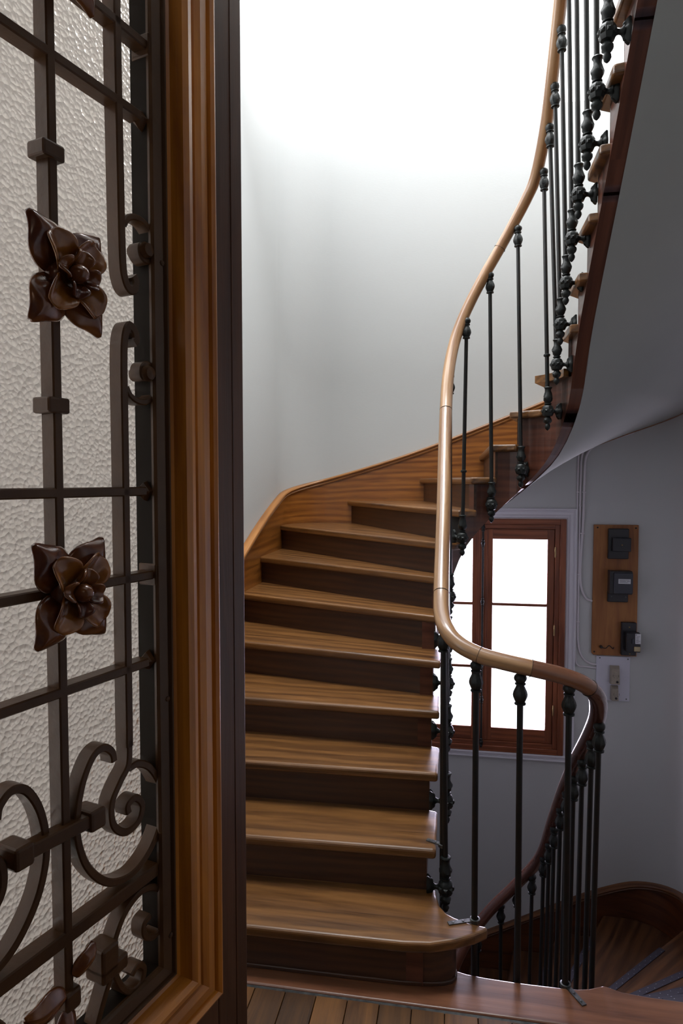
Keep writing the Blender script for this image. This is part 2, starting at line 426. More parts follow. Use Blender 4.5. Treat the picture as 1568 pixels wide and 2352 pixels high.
# ------------------------------------------------------------------ the room shell
ZB, ZT = -3.55, 6.2
wc = outer_curve(.03, -1.3)
def wall_strip(name, pts, holes, zlev, thick=.14, smooth=30):
    """pts: plan polyline; holes: (i, zlo, zhi) cells left open"""
    m = MB()
    nrm = []
    for i in range(len(pts)):
        a = Vector(pts[max(i-1, 0)]); b = Vector(pts[min(i+1, len(pts)-1)]); t = (b-a).normalized(); nrm.append(Vector((-t.y, t.x)))
    def cell(i, z0, z1):
        a, b = Vector(pts[i]), Vector(pts[i+1]); A, B = a+nrm[i]*thick, b+nrm[i+1]*thick
        return [(a.x, a.y, z0), (b.x, b.y, z0), (b.x, b.y, z1), (a.x, a.y, z1)], [(A.x, A.y, z0), (B.x, B.y, z0), (B.x, B.y, z1), (A.x, A.y, z1)]
    filled = {}
    for i in range(len(pts)-1):
        for k in range(len(zlev)-1):
            filled[i, k] = not any(h[0] == i and abs(h[1]-zlev[k]) < 1e-6 for h in holes)
    for (i, k), f in filled.items():
        if not f: continue
        fr, bk = cell(i, zlev[k], zlev[k+1])
        m.add(fr, [(0, 1, 2, 3)]); m.add(bk, [(3, 2, 1, 0)])
        for (di, dk, e) in ((-1, 0, (0, 3)), (1, 0, (1, 2)), (0, -1, (0, 1)), (0, 1, (3, 2))):
            if not filled.get((i+di, k+dk), False):
                a, b = e; m.add([fr[a], fr[b], bk[b], bk[a]], [(0, 1, 2, 3)])
    me = m.mesh(name); bm = bmesh.new(); bm.from_mesh(me); bmesh.ops.remove_doubles(bm, verts=bm.verts, dist=1e-5)
    bmesh.ops.recalc_face_normals(bm, faces=bm.faces[:]); bm.to_mesh(me); bm.free()
    me.shade_smooth(); me.set_sharp_from_angle(angle=math.radians(smooth))
    me.materials.append(M['wall'])
    o = bpy.data.objects.new(name, me); link(o); tag(o, kind='structure'); return o
WX0, WX1, WZ0, WZ1 = -.372, .82, -.355, 1.405     # stair window opening
UY0, UY1, UZ0, UZ1 = 2.1, 3.5, 3.1, 5.0         # opening for the added upper window in the left wall
lw = [(XL-.03, -1.3), (XL-.03, .35), (XL-.03, .97), (XL-.03, UY0), (XL-.03, UY1), (XL-.03, YF-RC)]
wall_strip('wall_left', lw, [(3, UZ0), (1, .78)], [ZB, .78, 2.72, UZ0, UZ1, ZT])
bw = [(XL-.03, YF-RC)]+wc[2:12]+[(WX0, YF+.03), (WX1, YF+.03)]+wc[12:23]
wall_strip('wall_back', bw, [(11, WZ0)], [ZB, WZ0, WZ1, ZT])
wall_strip('wall_right', [(XR+.03, YF-RC), (XR+.03, -1.3)], [], [ZB, ZT])

m = MB()   # wall with the doorway the camera stands in
m.box((XL-.17, .06, 0), (-.70, .20, ZT)); m.box((.62, .06, 0), (XR+.17, .20, ZT)); m.box((-.70, .06, 2.96), (.62, .20, ZT)); m.box((XL-.17, .06, ZB), (XR+.17, .20, -.16))
tag(m.build('wall_front', M['wall']), kind='structure')
m = MB(); m.box((-.95, -1.3, 0), (-.85, .06, 2.7)); m.box((.85, -1.3, 0), (.95, .06, 2.7)); m.box((-.95, -1.4, 0), (.95, -1.3, 2.7))
tag(m.build('wall_hall', M['hall']), kind='structure')
m = MB(); m.box((-.95, -1.4, 2.97), (.95, .06, 3.05));
tag(m.build('ceiling_hall', M['hall']), kind='structure')
m = MB(); m.box((-.95, -1.3, 2.7), (-.85, .06, 2.97)); m.box((.85, -1.3, 2.7), (.95, .06, 2.97)); m.box((-.95, -1.4, 2.7), (.95, -1.3, 2.97))
tag(m.build('trim_1', M['hall']), kind='structure')
m = MB(); m.box((XL-.17, 3.55, 4.36), (XR+.17, 3.62, 4.5)); m.box((XL-.17, 3.62, 4.42), (XR+.17, YF+.17, 4.5)); m.box((XL-.17, .06, ZT), (XR+.17, 2.05, ZT+.12)); m.box((XL-.17, 3.42, ZT), (XR+.17, 3.6, ZT+.12)); m.box((XL-.17, 2.05, ZT), (-1.1, 3.42, ZT+.12)); m.box((.5, 2.05, ZT), (XR+.17, 3.42, ZT+.12)); m.box((XL-.17, 3.5, 4.34), (XR+.17, 3.6, ZT))
tag(m.build('ceiling', M['ceiling']), kind='structure')

# frosted laylight over the far bay, lit by the sky above the roof
ll = empty('window_4', (-.02, 4.27, 4.36)); tag(ll, kind='structure')
lm, N_, L_, b_ = newmat('backlit_frosted_glass'); b_.inputs['Base Color'].default_value = (.8, .8, .8, 1)
b_.inputs['Emission Color'].default_value = (.97, .985, 1, 1); b_.inputs['Emission Strength'].default_value = 3.2
lp_ = [(XL-.03, 3.62)]+[p for p in wc[2:22]]+[(XR+.03, 3.62)]
MB().prism(lp_, 4.372, 4.382).build('frosted_pane', lm, ll, frame((0, 4.3, 4.372)))
sk = empty('added_window_3', (-.3, 2.73, ZT)); tag(sk, kind='structure')  # unseen skylight, added to light the stairwell from above
for a, b in (((-1.1, 2.05), (-1.04, 3.42)), ((.44, 2.05), (.5, 3.42)), ((-1.04, 2.05), (.44, 2.11)), ((-1.04, 3.36), (.44, 3.42)), ((-.33, 2.11), (-.27, 3.36))):
    MB().box((a[0], a[1], ZT+.04), (b[0], b[1], ZT+.1)).build('frame', M['paint_white'], sk, frame((a[0], a[1], ZT)))
for a, b in ((-1.04, -.33), (-.27, .44)):
    MB().box((a, 2.11, ZT+.06), (b, 3.36, ZT+.066)).build('pane', M['glass'], sk, frame((a, 2.11, ZT)))
# landing floor: structural slab, parquet planks, oak kerb board
fl = MB().box((XL-.03, -1.4, -.16), (XR+.03, 2.03, -.021)).build('floor', M['dark']); tag(fl, kind='structure')
MB().box((XL-.03, 2.03, -.16), (XR+.03, 2.17, -.041)).build('slab_edge', M['riser'], fl)
pw = .1035; x = -1.255; k = 0
while x < XR+.02:
    x1 = min(x+pw, XR+.03)
    y = 2.016; first = True
    ln = random.choice((.62, .8, .48))
    while y > -1.3:
        y0 = max(y-ln, -1.3)
        W = frame(((x+x1)/2, (y+y0)/2, -.01))
        MB().box((x+.0012, y0+.0012, -.0205), (x1-.0012, y-.0002, random.uniform(-.0012, 0))).build('floor_plank', M['plank'], fl, W, bevel=.0012, seg=1)
        y = y0; ln = .9
    x = x1
# kerb: far edge has the little cut-outs round the rail posts
kp = [(XL-.03, 2.028), (XR+.03, 2.028), (XR+.03, 2.190), (.74, 2.189), (.64, 2.191), (.56, 2.198), (.525, 2.212), (.505, 2.216), (.485, 2.207), (.456, 2.194), (.42, 2.186),
      (.379, 2.183), (.29, 2.182), (.218, 2.182), (.12, 2.186), (.06, 2.192), (.03, 2.2), (.0, 2.21), (XL-.03, 2.21)]
kb = MB().prism(kp, -.04, .002).build('kerb_board', M['kerb'], fl, frame((0, 2.1, 0)), bevel=.007, seg=3)
MB().box((XL-.03, 2.015, -.03), (XR+.03, 2.029, -.004)).build('joint_strip', M['steel'], fl)
tag(MB().box((XL-.2, -1.3, ZB-.1), (XR+.2, YF+.2, ZB)).build('trim_2', M['concrete']), kind='structure')

# ------------------------------------------------------------------ ascending staircase
up = empty('staircase', (0, 2.1, 0)); tag(up, 'varnished oak staircase turning up to the right round the open well', 'staircase')
TH = .037
def tread_poly(Ia, Ib, Oa, Ob, sb):
    """outline: nose line from outer to inner, along the inner nose curve, back line, along the outer string"""
    nin = NC.between(Ia, Ib, .025)
    # continue under the next riser by sb
    tin = NC.at(Ib)+(NC.at(Ib)-NC.at(Ia)).normalized()*sb
    to = OC.at(Ob+(sb if Ob > Oa else -sb))
    return nin, tin, to
def make_tread(root, n, z, Ia, Ib, Oa, Ob, name='tread'):
    sg = 1
    a_ = ic(Ib+.033, .034); b_ = oc(Ob+.033, 0); d_ = (b_-a_).normalized(); n_ = Vector((-d_.y, d_.x))
    if n_.dot(NC.at(Ib+.08)-a_) < 0: n_ = -n_
    nin = NC.between(Ia, Ib+.036, .02)+[a_+n_*.012]
    nout = [oc(l, 0) for l in [Oa+(Ob+.033-Oa)*k/6 for k in range(7)]]+[b_+n_*.012]
    poly = [tuple(p) for p in nin]+[tuple(p) for p in reversed(nout)]
    a = NC.at(Ia); b = OC.at(Oa); d = (b-a); rz = math.atan2(d.y, d.x)
    W = frame((a.x, a.y, z), rz)
    return MB().prism(poly, z-TH, z).build(name, M['tread'], root, W, bevel=.013, seg=3, lim=50), W
def make_riser(root, z0, z1, Ia, Oa, sg, thick=.014):
    a = ic(Ia+sg*.034, .034); b = oc(Oa+sg*.034, 0); d = (b-a).normalized(); nn = Vector((-d.y, d.x))
    q = NC.at(Ia+sg*.08)-a
    if nn.dot(q) < 0: nn = -nn
    poly = [a, b, b+nn*thick, a+nn*thick]
    W = frame((a.x, a.y, z0), math.atan2(d.y, d.x))
    return MB().prism([tuple(p) for p in poly], z0, z1).build('riser', M['riser'], root, W)
for n in range(2, 21):
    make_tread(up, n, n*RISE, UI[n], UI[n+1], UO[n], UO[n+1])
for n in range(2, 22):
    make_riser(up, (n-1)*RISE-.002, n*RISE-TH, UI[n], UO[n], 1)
# first step: curtail end that wraps round the foot of the rail
t1 = [(-1.23, 2.058), (-.35, 2.070), (-.15, 2.074), (-.06, 2.085), (.012, 2.112), (.084, 2.150), (.122, 2.180), (.130, 2.194), (.122, 2.201), (.07, 2.210), (.018, 2.231), (-.01, 2.249), (-.034, 2.286), (-.047, 2.341), (-.05, 2.375), (-1.23, 2.34)]
MB().prism(t1, RISE-TH, RISE).build('tread', M['tread'], up, frame((-.05, 2.08, RISE), PI), bevel=.014, seg=3, lim=50)
r1 = [(-1.23, 2.094), (-.35, 2.104), (-.15, 2.108), (-.06, 2.118), (-.02, 2.128), (.008, 2.142), (.022, 2.162), (.024, 2.19), (.015, 2.215), (-.02, 2.23), (-.06, 2.26), (-.085, 2.32), (-.11, 2.33), (-.11, 2.15), (-1.23, 2.12)]
MB().prism(r1, .0, RISE-TH).build('riser', M['riser'], up, frame((-.05, 2.1, 0), PI), smooth=40)
r1b = [(x+.004*(1 if x > -.06 else 0), y-.006) for x, y in r1]
MB().prism(r1b, .002, .016).build('riser_base_bead', M['riser'], up, frame((-.05, 2.1, 0), PI), smooth=40, bevel=.003)

# inner (cut) string
SBOT = {0: -.16, 1: -.2, 2: -.25, 5: -.25, 6: -.27, 7: -.34, 8: -.34, 9: -.30, 10: -.35, 11: -.40, 12: -.46, 13: -.49, 13.6: -.44, 14: -.31, 15: -.25, 16: -.245, 17: -.25, 18: -.26, 19: -.26, 21: -.26}
def z_up(n): return n*RISE+lerp_tab(SBOT, n)
def z_up_s(l):
    return sum(z_up(n_of(UI, l+.05*k)) for k in (-1.5, -.75, 0, .75, 1.5))/5
def string_piece(n0, n1, root):
    """band whose top steps under the treads, bottom runs with the soffit"""
    m = MB(); OFF0, OFF1 = .035, .095
    ls = []
    for n in range(n0, n1):
        la, lb = UI[n]+.034, UI[n+1]+.034
        k = max(2, int((lb-la)/.03))
        ls += [(la+(lb-la)*j/k, la+(lb-la)*(j+1)/k, n) for j in range(k)]
    for la, lb, n in ls:
        top = n*RISE-TH+.001
        za, zb = max(z_up_s(la), -.02), max(z_up_s(lb), -.02)
        a0, b0, a1, b1 = ic(la, OFF0), ic(lb, OFF0), ic(la, OFF1), ic(lb, OFF1)
        topa = min(top, top)
        vs = [(a0.x, a0.y, za), (b0.x, b0.y, zb), (b0.x, b0.y, top), (a0.x, a0.y, top), (a1.x, a1.y, za), (b1.x, b1.y, zb), (b1.x, b1.y, top), (a1.x, a1.y, top)]
        fs = [(0, 1, 2, 3), (5, 4, 7, 6), (0, 4, 5, 1), (3, 2, 6, 7), (0, 3, 7, 4), (1, 5, 6, 2)]
        uv = [((la, za), (lb, zb), (lb, top), (la, top))]*2+[((la, 0), (la, .06), (lb, .06), (lb, 0))]*2+[((la, za), (la, top), (la+.06, top), (la+.06, za))]*2
        m.add(vs, fs, uv)
    me = m.mesh('inner_string'); bm = bmesh.new(); bm.from_mesh(me); bmesh.ops.remove_doubles(bm, verts=bm.verts, dist=1e-5); bm.to_mesh(me); bm.free()
    me.shade_smooth(); me.set_sharp_from_angle(angle=math.radians(35)); me.materials.append(M['string_in'])
    return put('inner_string', me, root, Matrix.Identity(4))
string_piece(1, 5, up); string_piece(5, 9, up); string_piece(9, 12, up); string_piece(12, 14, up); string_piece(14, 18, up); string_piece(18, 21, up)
# thin joint lines between string blocks
for n in (9, 12):
    l = UI[n]+.034; d_ = .0007; q = [ic(l-d_, .0347), ic(l+d_, .0347), ic(l+d_, .0953), ic(l-d_, .0953)]; zb = z_up_s(l); zt = n*RISE-TH-.002
    MB().prism([tuple(p) for p in q], zb-.0004, zt).build('string_joint', M['dark'], up)

def outer_string(root, tab, n0, n1, sgn, mb_='string_out', mc_='string_mould', up_h=.2, dn_h=.27, step=.05, lo=None):
    """board on the wall following the noses, with a two-step cap moulding"""
    l0, l1 = tab[n0], tab[n1]; k = int(abs(l1-l0)/step); board = MB(); cap = MB(); bead = MB()
    A = []
    def zz(l):
        s = 0
        for j in range(-4, 5): s += sgn*n_of(tab, l+.055*j)*RISE
        return s/9
    for i in range(k+1):
        l = l0+(l1-l0)*i/k; z = zz(l); p, q = oc(l, -.002), oc(l, .028); A.append((l, z, p, q))
    vs, fs, uv = [], [], []
    for (l, z, p, q) in A:
        vs += [(p.x, p.y, z-dn_h), (p.x, p.y, z+up_h-.03), (q.x, q.y, z+up_h-.03), (q.x, q.y, z-dn_h)]
    for i in range(k):
        for j in range(4):
            j2 = (j+1) % 4
            fs.append((4*i+j, 4*i+j2, 4*i+4+j2, 4*i+4+j))
            a, b = A[i][0], A[i+1][0]; d0 = (0, .42, .45, .87)[j]; d1 = (0.42, .45, .87, .9)[j]
            za, zb = A[i][1], A[i+1][1]
            if j == 0: uv.append(((a, za-dn_h), (a, za+up_h), (b, zb+up_h), (b, zb-dn_h)))
            else: uv.append(((a, d0), (a, d1), (b, d1), (b, d0)))
    fs += [(0, 1, 2, 3), (4*k+3, 4*k+2, 4*k+1, 4*k)]; uv += [[(0, 0)]*4]*2
    board.add(vs, fs, uv); board.build('outer_string', M[mb_], root, smooth=35)
    prof = [(-.0, -.032), (-.010, -.030), (-.014, -.022), (-.010, -.016), (-.010, -.012), (-.019, -.008), (-.022, .0), (-.018, .008), (-.006, .012), (.028, .012), (.028, -.032)]
    vs, fs, uv = [], [], []; m = len(prof); per = [0]
    for j in range(m): per.append(per[-1]+math.hypot(prof[j][0]-prof[(j+1) % m][0], prof[j][1]-prof[(j+1) % m][1]))
    for (l, z, p, q) in A:
        for a, b in prof: w_ = oc(l, a); vs.append((w_.x, w_.y, z+up_h+b))
    for i in range(k):
        for j in range(m):
            j2 = (j+1) % m; fs.append((m*i+j, m*i+j2, m*i+m+j2, m*i+m+j)); a, b = A[i][0], A[i+1][0]
            uv.append(((a, per[j]), (a, per[j+1]), (b, per[j+1]), (b, per[j])))
    cap.add(vs, fs, uv); cap.build('string_moulding', M[mc_], root, smooth=30)
outer_string(up, UO, 1, 21, 1)

# plaster soffit under the flight (two layers)
m = MB(); rows = []
for i in range(0, 20*5+1):
    n = 1.4+(21-1.4)*i/100; li = lerp_tab(UI, n); lo_ = sum(lerp_tab(UO, n+.35*j) for j in (-2, -1, 0, 1, 2))/5
    a = ic(li, .092); b = oc(lo_, .028); za = z_up_s(li); zb = sum(n_of(UO, lo_+.055*j)*RISE for j in range(-4, 5))/9-.26
    row = []
    for j in range(9):
        t = j/8; row.append((a.x+(b.x-a.x)*t, a.y+(b.y-a.y)*t, za+(zb-za)*t))
    rows.append(row)
for dz in (-.004, .008):
    vs = [(x, y, z+dz) for r in rows for x, y, z in r]
    m.add(vs, [(i*9+j, i*9+j+1, i*9+9+j+1, i*9+9+j) for i in range(100) for j in range(8)])
m.build('soffit', M['soffit'], up, smooth=60)
# upper landing, seen only as the end of the flight
ul = MB().box((.545, .2, 3.33), (XR+.03, 2.05, 3.57)).build('trim_3', M['soffit']); tag(ul, kind='structure')

# ------------------------------------------------------------------ descending staircase
dn = empty('staircase', (1.05, 2.2, 0)); tag(dn, 'shaded oak staircase winding down behind the landing edge at right', 'staircase')
def dz(n): return -n*RISE
for n in range(1, 18):
    # tread n lies between nose n-1 and nose n, at height -n*RISE
    z = dz(n)
    nin = NC.between(DI[n], DI[n-1]+.05, .025)+[ic(DI[n-1]+.062, .06)]; nout = [oc(DO[n]+(DO[n-1]+.055-DO[n])*k/6, 0) for k in range(7)]
    a = NC.at(DI[n]); b = OC.at(DO[n]); d = b-a
    W = frame((a.x, a.y, z), math.atan2(d.y, d.x))
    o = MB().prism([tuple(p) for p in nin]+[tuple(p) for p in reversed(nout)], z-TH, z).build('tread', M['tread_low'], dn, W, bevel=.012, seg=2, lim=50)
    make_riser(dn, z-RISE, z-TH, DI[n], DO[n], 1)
    if 2 <= n <= 10:
        # studded anti-slip strip on the outer two thirds of the nosing
        L = d.length; T = frame((a.x, a.y, z), math.atan2(d.y, d.x)); sgn = 1
        nn = Vector((-d.y, d.x)).normalized(); back = (NC.at(DI[n-1])-a); sy = 1 if nn.dot(back) > 0 else -1
        x0, x1 = (.47 if n < 7 else .28), (L-.10 if n < 8 else L-.31)
        s = MB(); s.box((x0, min(sy*.002, sy*.036), .0), (x1, max(sy*.002, sy*.036), .004), T)
        s.box((x0, min(-sy*.003, sy*.003), -.022), (x1, max(-sy*.003, sy*.003), .004), T)
        st = s.build('nosing_strip', M['nosing'], dn, T, bevel=.001, seg=1)
        sd = MB(); q = x0+.02; j = 0
        while q < x1-.01:
            sd.lathe([(.0026, 0), (.002, .0012), (.0004, .0016)], 6, T @ Matrix.Translation((q, sy*(.010 if j % 2 else .028), .004))); q += .032; j += 1
        tag(sd.build('studs', M['stud'], st, T), kind='stuff')
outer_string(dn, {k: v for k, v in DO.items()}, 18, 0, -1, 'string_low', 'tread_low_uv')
# inner string of the descending flight
m = MB()
for n in range(0, 17):
    la, lb = DI[n], DI[n+1]; k = 4
    for j in range(k):
        l0, l1 = la+(lb-la)*j/k, la+(lb-la)*(j+1)/k
        top = -(n+1)*RISE-TH+.001; z0 = -(n+j/k)*RISE-.5; z1 = -(n+(j+1)/k)*RISE-.5
        a0, b0, a1, b1 = ic(l0, .035), ic(l1, .035), ic(l0, .095), ic(l1, .095)
        vs = [(a0.x, a0.y, z0), (b0.x, b0.y, z1), (b0.x, b0.y, top), (a0.x, a0.y, top), (a1.x, a1.y, z0), (b1.x, b1.y, z1), (b1.x, b1.y, top), (a1.x, a1.y, top)]
        m.add(vs, [(0, 1, 2, 3), (5, 4, 7, 6), (0, 4, 5, 1), (3, 2, 6, 7), (0, 3, 7, 4), (1, 5, 6, 2)], [((l0, z0), (l1, z1), (l1, top), (l0, top))]*6)
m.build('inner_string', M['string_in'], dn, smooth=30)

# ------------------------------------------------------------------ railing
rl = empty('stair_railing', (.225, 2.2, 0)); tag(rl, 'continuous polished wooden handrail on black cast-iron balusters around the well', 'railing')
rail = [(.44, 2.30, 4.24), (.436, 2.62, 4.0), (.430, 2.84, 3.80), (.428, 2.98, 3.662), (.423, 3.12, 3.486), (.416, 3.25, 3.336), (.391, 3.38, 3.178), (.353, 3.43, 3.09), (.293, 3.46, 2.982), (.225, 3.465, 2.86),
        (.158, 3.455, 2.741), (.085, 3.435, 2.60), (.030, 3.405, 2.47), (-.005, 3.36, 2.345), (-.028, 3.28, 2.19), (-.036, 3.18, 2.02), (-.038, 3.0, 1.80), (-.038, 2.8, 1.59), (-.040, 2.6, 1.38), (-.040, 2.46, 1.26),
        (-.036, 2.36, 1.20), (-.018, 2.285, 1.162), (.022, 2.24, 1.126), (.091, 2.212, 1.098), (.162, 2.2, 1.083), (.258, 2.19, 1.067), (.355, 2.19, 1.047), (.425, 2.2, 1.019), (.476, 2.25, .965), (.500, 2.34, .872),
        (.501, 2.46, .755), (.493, 2.65, .581), (.486, 2.88, .355), (.476, 3.1, .10), (.462, 3.28, -.142), (.432, 3.38, -.282), (.335, 3.455, -.458), (.203, 3.475, -.629), (.084, 3.42, -.781), (-.0, 3.32, -.93), (-.035, 3.15, -1.12), (-.038, 2.9, -1.36)]
path = catmull(rail, 6)
prof = [(.0295*math.cos(a)*(1 if math.sin(a) > -.2 else .96), .0275*math.sin(a)) for a in [2*PI*k/16 for k in range(16)]]
P_ = [Vector(p) for p in path]; n_ = len(P_); Ls = [0]
for i in range(1, n_): Ls.append(Ls[-1]+(P_[i]-P_[i-1]).length)
handrail = None
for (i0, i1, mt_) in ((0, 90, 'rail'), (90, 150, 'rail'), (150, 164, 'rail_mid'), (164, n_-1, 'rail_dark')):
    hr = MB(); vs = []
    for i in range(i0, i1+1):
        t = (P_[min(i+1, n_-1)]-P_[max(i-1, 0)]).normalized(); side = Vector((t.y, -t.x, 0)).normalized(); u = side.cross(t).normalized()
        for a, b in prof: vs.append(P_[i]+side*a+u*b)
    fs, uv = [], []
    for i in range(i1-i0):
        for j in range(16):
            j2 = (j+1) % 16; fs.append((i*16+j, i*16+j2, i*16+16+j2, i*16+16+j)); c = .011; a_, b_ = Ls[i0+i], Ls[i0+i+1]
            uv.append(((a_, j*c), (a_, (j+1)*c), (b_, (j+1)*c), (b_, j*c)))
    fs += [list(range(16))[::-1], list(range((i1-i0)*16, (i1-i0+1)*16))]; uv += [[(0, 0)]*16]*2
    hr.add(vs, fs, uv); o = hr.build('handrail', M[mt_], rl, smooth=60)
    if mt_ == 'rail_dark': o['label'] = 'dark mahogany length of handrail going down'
    handrail = handrail or o
# scarf joints of the handrail
for (i) in (54, 90, 114, 138, 150, 164):
    t = (P_[i+1]-P_[i-1]).normalized(); q = P_[i]
    W = Matrix.Translation(q) @ t.to_track_quat('Z', 'Y').to_matrix().to_4x4()
    MB().lathe([(.0296, -.0006), (.0299, 0), (.0296, .0006)], 20, W).build('rail_joint', M['dark'], handrail, W, smooth=40)

# cast pieces, shared meshes -------------------------------------------------
def twist_lathe(prof, seg, lobes, amp, turn):
    m = MB(); vs = []; fs = []
    for r, z, a_ in prof:
        for k in range(seg):
            a = 2*PI*k/seg; rr = r*(1+amp*a_*math.cos(lobes*(a+turn*z)))
            vs.append((rr*math.cos(a), rr*math.sin(a), z))
    n = len(prof)
    for i in range(n-1):
        for k in range(seg):
            k2 = (k+1) % seg; fs.append((i*seg+k, i*seg+k2, (i+1)*seg+k2, (i+1)*seg+k))
    fs += [list(range(seg))[::-1], list(range((n-1)*seg, n*seg))]
    return m.add(vs, fs)
# cap: hangs from the rail, origin at its top
cap_prof = [(.010, -.100, 0), (.0185, -.099, 0), (.0185, -.094, 0), (.0145, -.092, 0), (.0165, -.088, .6), (.0215, -.074, 1), (.0225, -.066, 1), (.0205, -.056, 1), (.0155, -.044, 1), (.0130, -.037, .4),
            (.0130, -.034, 0), (.0175, -.032, 0), (.0175, -.028, 0), (.0135, -.026, 0), (.0185, -.018, .7), (.0200, -.011, .8), (.0185, -.003, .5), (.012, .004, 0), (.004, .006, 0)]
CAP = twist_lathe(cap_prof, 16, 8, .07, 0).mesh('cap', None, 50); CAP.materials.append(M['iron'])
# base: vase over a faceted ball over a drop, origin at ball centre
vase_prof = [(.010, .118, 0), (.0175, .117, 0), (.0195, .113, 0), (.0150, .107, .5), (.0140, .098, 1), (.0165, .086, 1), (.0215, .070, 1), (.0225, .062, 1), (.0190, .050, 1), (.0135, .042, .5), (.0120, .039, 0), (.0175, .037, 0), (.0175, .033, 0), (.0120, .031, 0)]
drop_prof = [(.011, -.026, 0), (.013, -.031, 0), (.0185, -.037, .6), (.0205, -.045, .8), (.0175, -.054, .8), (.0105, -.060, 0), (.0095, -.063, 0), (.0125, -.069, .4), (.0135, -.076, .5), (.0105, -.085, .4), (.004, -.092, 0), (.001, -.094, 0)]
bm_ = MB()
for pr in (vase_prof, drop_prof):
    t = twist_lathe(pr, 16, 4, .12, 45); bm_.add(t.v, t.f)
# faceted ball: 8 sided with raised faces
bp_ = [(.012, -.027), (.022, -.024), (.0275, -.013), (.0275, .013), (.022, .024), (.012, .031)]
bm_.lathe(bp_, 8, Matrix.Rotation(PI/8, 4, 'Z'))
for k in range(8):
    T = Matrix.Rotation(PI/4*k, 4, 'Z') @ Matrix.Translation((.0253, 0, 0)) @ Matrix.Rotation(PI/2, 4, 'Y')
    bm_.lathe([(.011, 0), (.0085, .004), (.001, .007)], 4, T @ Matrix.Rotation(PI/4, 4, 'Z'))
BASE = bm_.mesh('base', None, 38); BASE.materials.append(M['iron'])
# bracket: arm along +X from ball to a leafy foot plate standing on the string face (x = .060 from the rod axis)
bk = MB(); AX = Matrix.Rotation(PI/2, 4, 'Y')
ARM = .069
bk.lathe([(.017, .020), (.015, .024), (.0095, .029), (.0085, .034), (.0100, .040), (.015, .045), (.018, .048)], 12, AX)
def foot(z0, z1):
    vs, fs = [], []; seg = 24; rings = [(1.05, .0, .0), (1.1, .005, 0), (.98, .011, .3), (.74, .017, .6), (.50, .022, .5), (.28, .026, 0)]
    for s_, h, _ in rings:
        for k in range(seg):
            a = 2*PI*k/seg; sc_ = 1+.13*math.cos(6*a)*min(1, s_*1.1); y = .017*s_*math.cos(a)*sc_; z = (.036*s_)*math.sin(a)*sc_*(1.05 if math.sin(a) > 0 else 1)
            wob = .0022*math.cos(6*a) if .3 < s_ < .95 else 0
            vs.append((ARM-h-wob, y, z))
    for i in range(len(rings)-1):
        for k in range(seg):
            k2 = (k+1) % seg; fs.append((i*seg+k, i*seg+k2, (i+1)*seg+k2, (i+1)*seg+k))
    fs += [list(range(seg))[::-1], list(range((len(rings)-1)*seg, len(rings)*seg))]
    return vs, fs
bk.add(*foot(0, 0))
for s_ in (-1, 1):
    bk.lathe([(.008, 0), (.011, .006), (.008, .014), (.001, .018)], 8, Matrix.Translation((ARM-.006, 0, s_*.022)) @ Matrix.Rotation(-PI/2, 4, 'Y'))
BRK = bk.mesh('bracket', None, 45); BRK.materials.append(M['iron'])

def baluster(bot, top, foot_dir=None, below=0., r=.0100, collar=None, has_base=True):
    """bot: ball centre, top: just under the rail"""
    b, t = Vector(bot), Vector(top); d = (t-b).normalized()
    R = d.to_track_quat('Z', 'Y').to_matrix().to_4x4()
    W = Matrix.Translation(b) @ R
    m = MB(); L = (t-b).length
    m.lathe([(r, .02 if has_base else 0), (r*.98, L*.5), (r*.94, L-.06)], 12, W)
    o = m.build('baluster', M['iron_rod'], rl, W, smooth=50)
    put('cap', CAP, o, Matrix.Translation(t) @ R)
    if has_base:
        fd = Vector(foot_dir) if foot_dir is not None else Vector((1, 0))
        az = math.atan2(fd.y, fd.x)
        put('base', BASE, o, Matrix.Translation(b) @ Matrix.Rotation(az, 4, 'Z'))
        put('bracket', BRK, o, Matrix.Translation(b) @ Matrix.Rotation(az, 4, 'Z'))
    if collar:
        q = b+d*collar; W2 = Matrix.Translation(q) @ R
        MB().lathe([(r, -.007), (.0150, -.005), (.0165, 0), (.0150, .005), (r, .007)], 14, W2).build('collar', M['iron'], o, W2, smooth=40)
    return o
def fdir(x, y):
    if y < CY: return (-1, 0) if x < CX else (1, 0)
    return ((x-CX), (y-CY))
# each baluster: base ball and top, metres
UPB = [((-.015, 2.36, .19), (-.030, 2.36, 1.165), None), ((-.015, 2.59, .40), (-.034, 2.59, 1.335), None), ((-.015, 2.81, .60), (-.034, 2.81, 1.565), None), ((-.015, 2.99, .755), (-.034, 2.99, 1.755), None),
       ((-.015, 3.17, .91), (-.034, 3.17, 1.975), None), ((-.010, 3.30, 1.10), (-.018, 3.31, 2.21), None),
       ((.050, 3.39, 1.39), (.062, 3.405, 2.50), .34), ((.198, 3.463, 1.558), (.177, 3.452, 2.735), None), ((.341, 3.44, 1.74), (.311, 3.448, 2.958), None), ((.452, 3.32, 2.02), (.420, 3.34, 3.18), .27),
       ((.475, 3.215, 2.225), (.428, 3.22, 3.325), None), ((.475, 3.125, 2.39), (.434, 3.12, 3.45), None), ((.475, 2.99, 2.535), (.440, 2.99, 3.61), None), ((.475, 2.862, 2.677), (.445, 2.86, 3.75), None),
       ((.475, 2.729, 2.798), (.448, 2.73, 3.87), None), ((.475, 2.569, 2.912), (.45, 2.57, 4.0), None), ((.475, 2.414, 3.009), (.45, 2.42, 4.12), None), ((.475, 2.267, 3.109), (.45, 2.28, 4.21), None)]
for b, t, c in UPB:
    baluster(b, t, fdir(b[0], b[1]), collar=c)
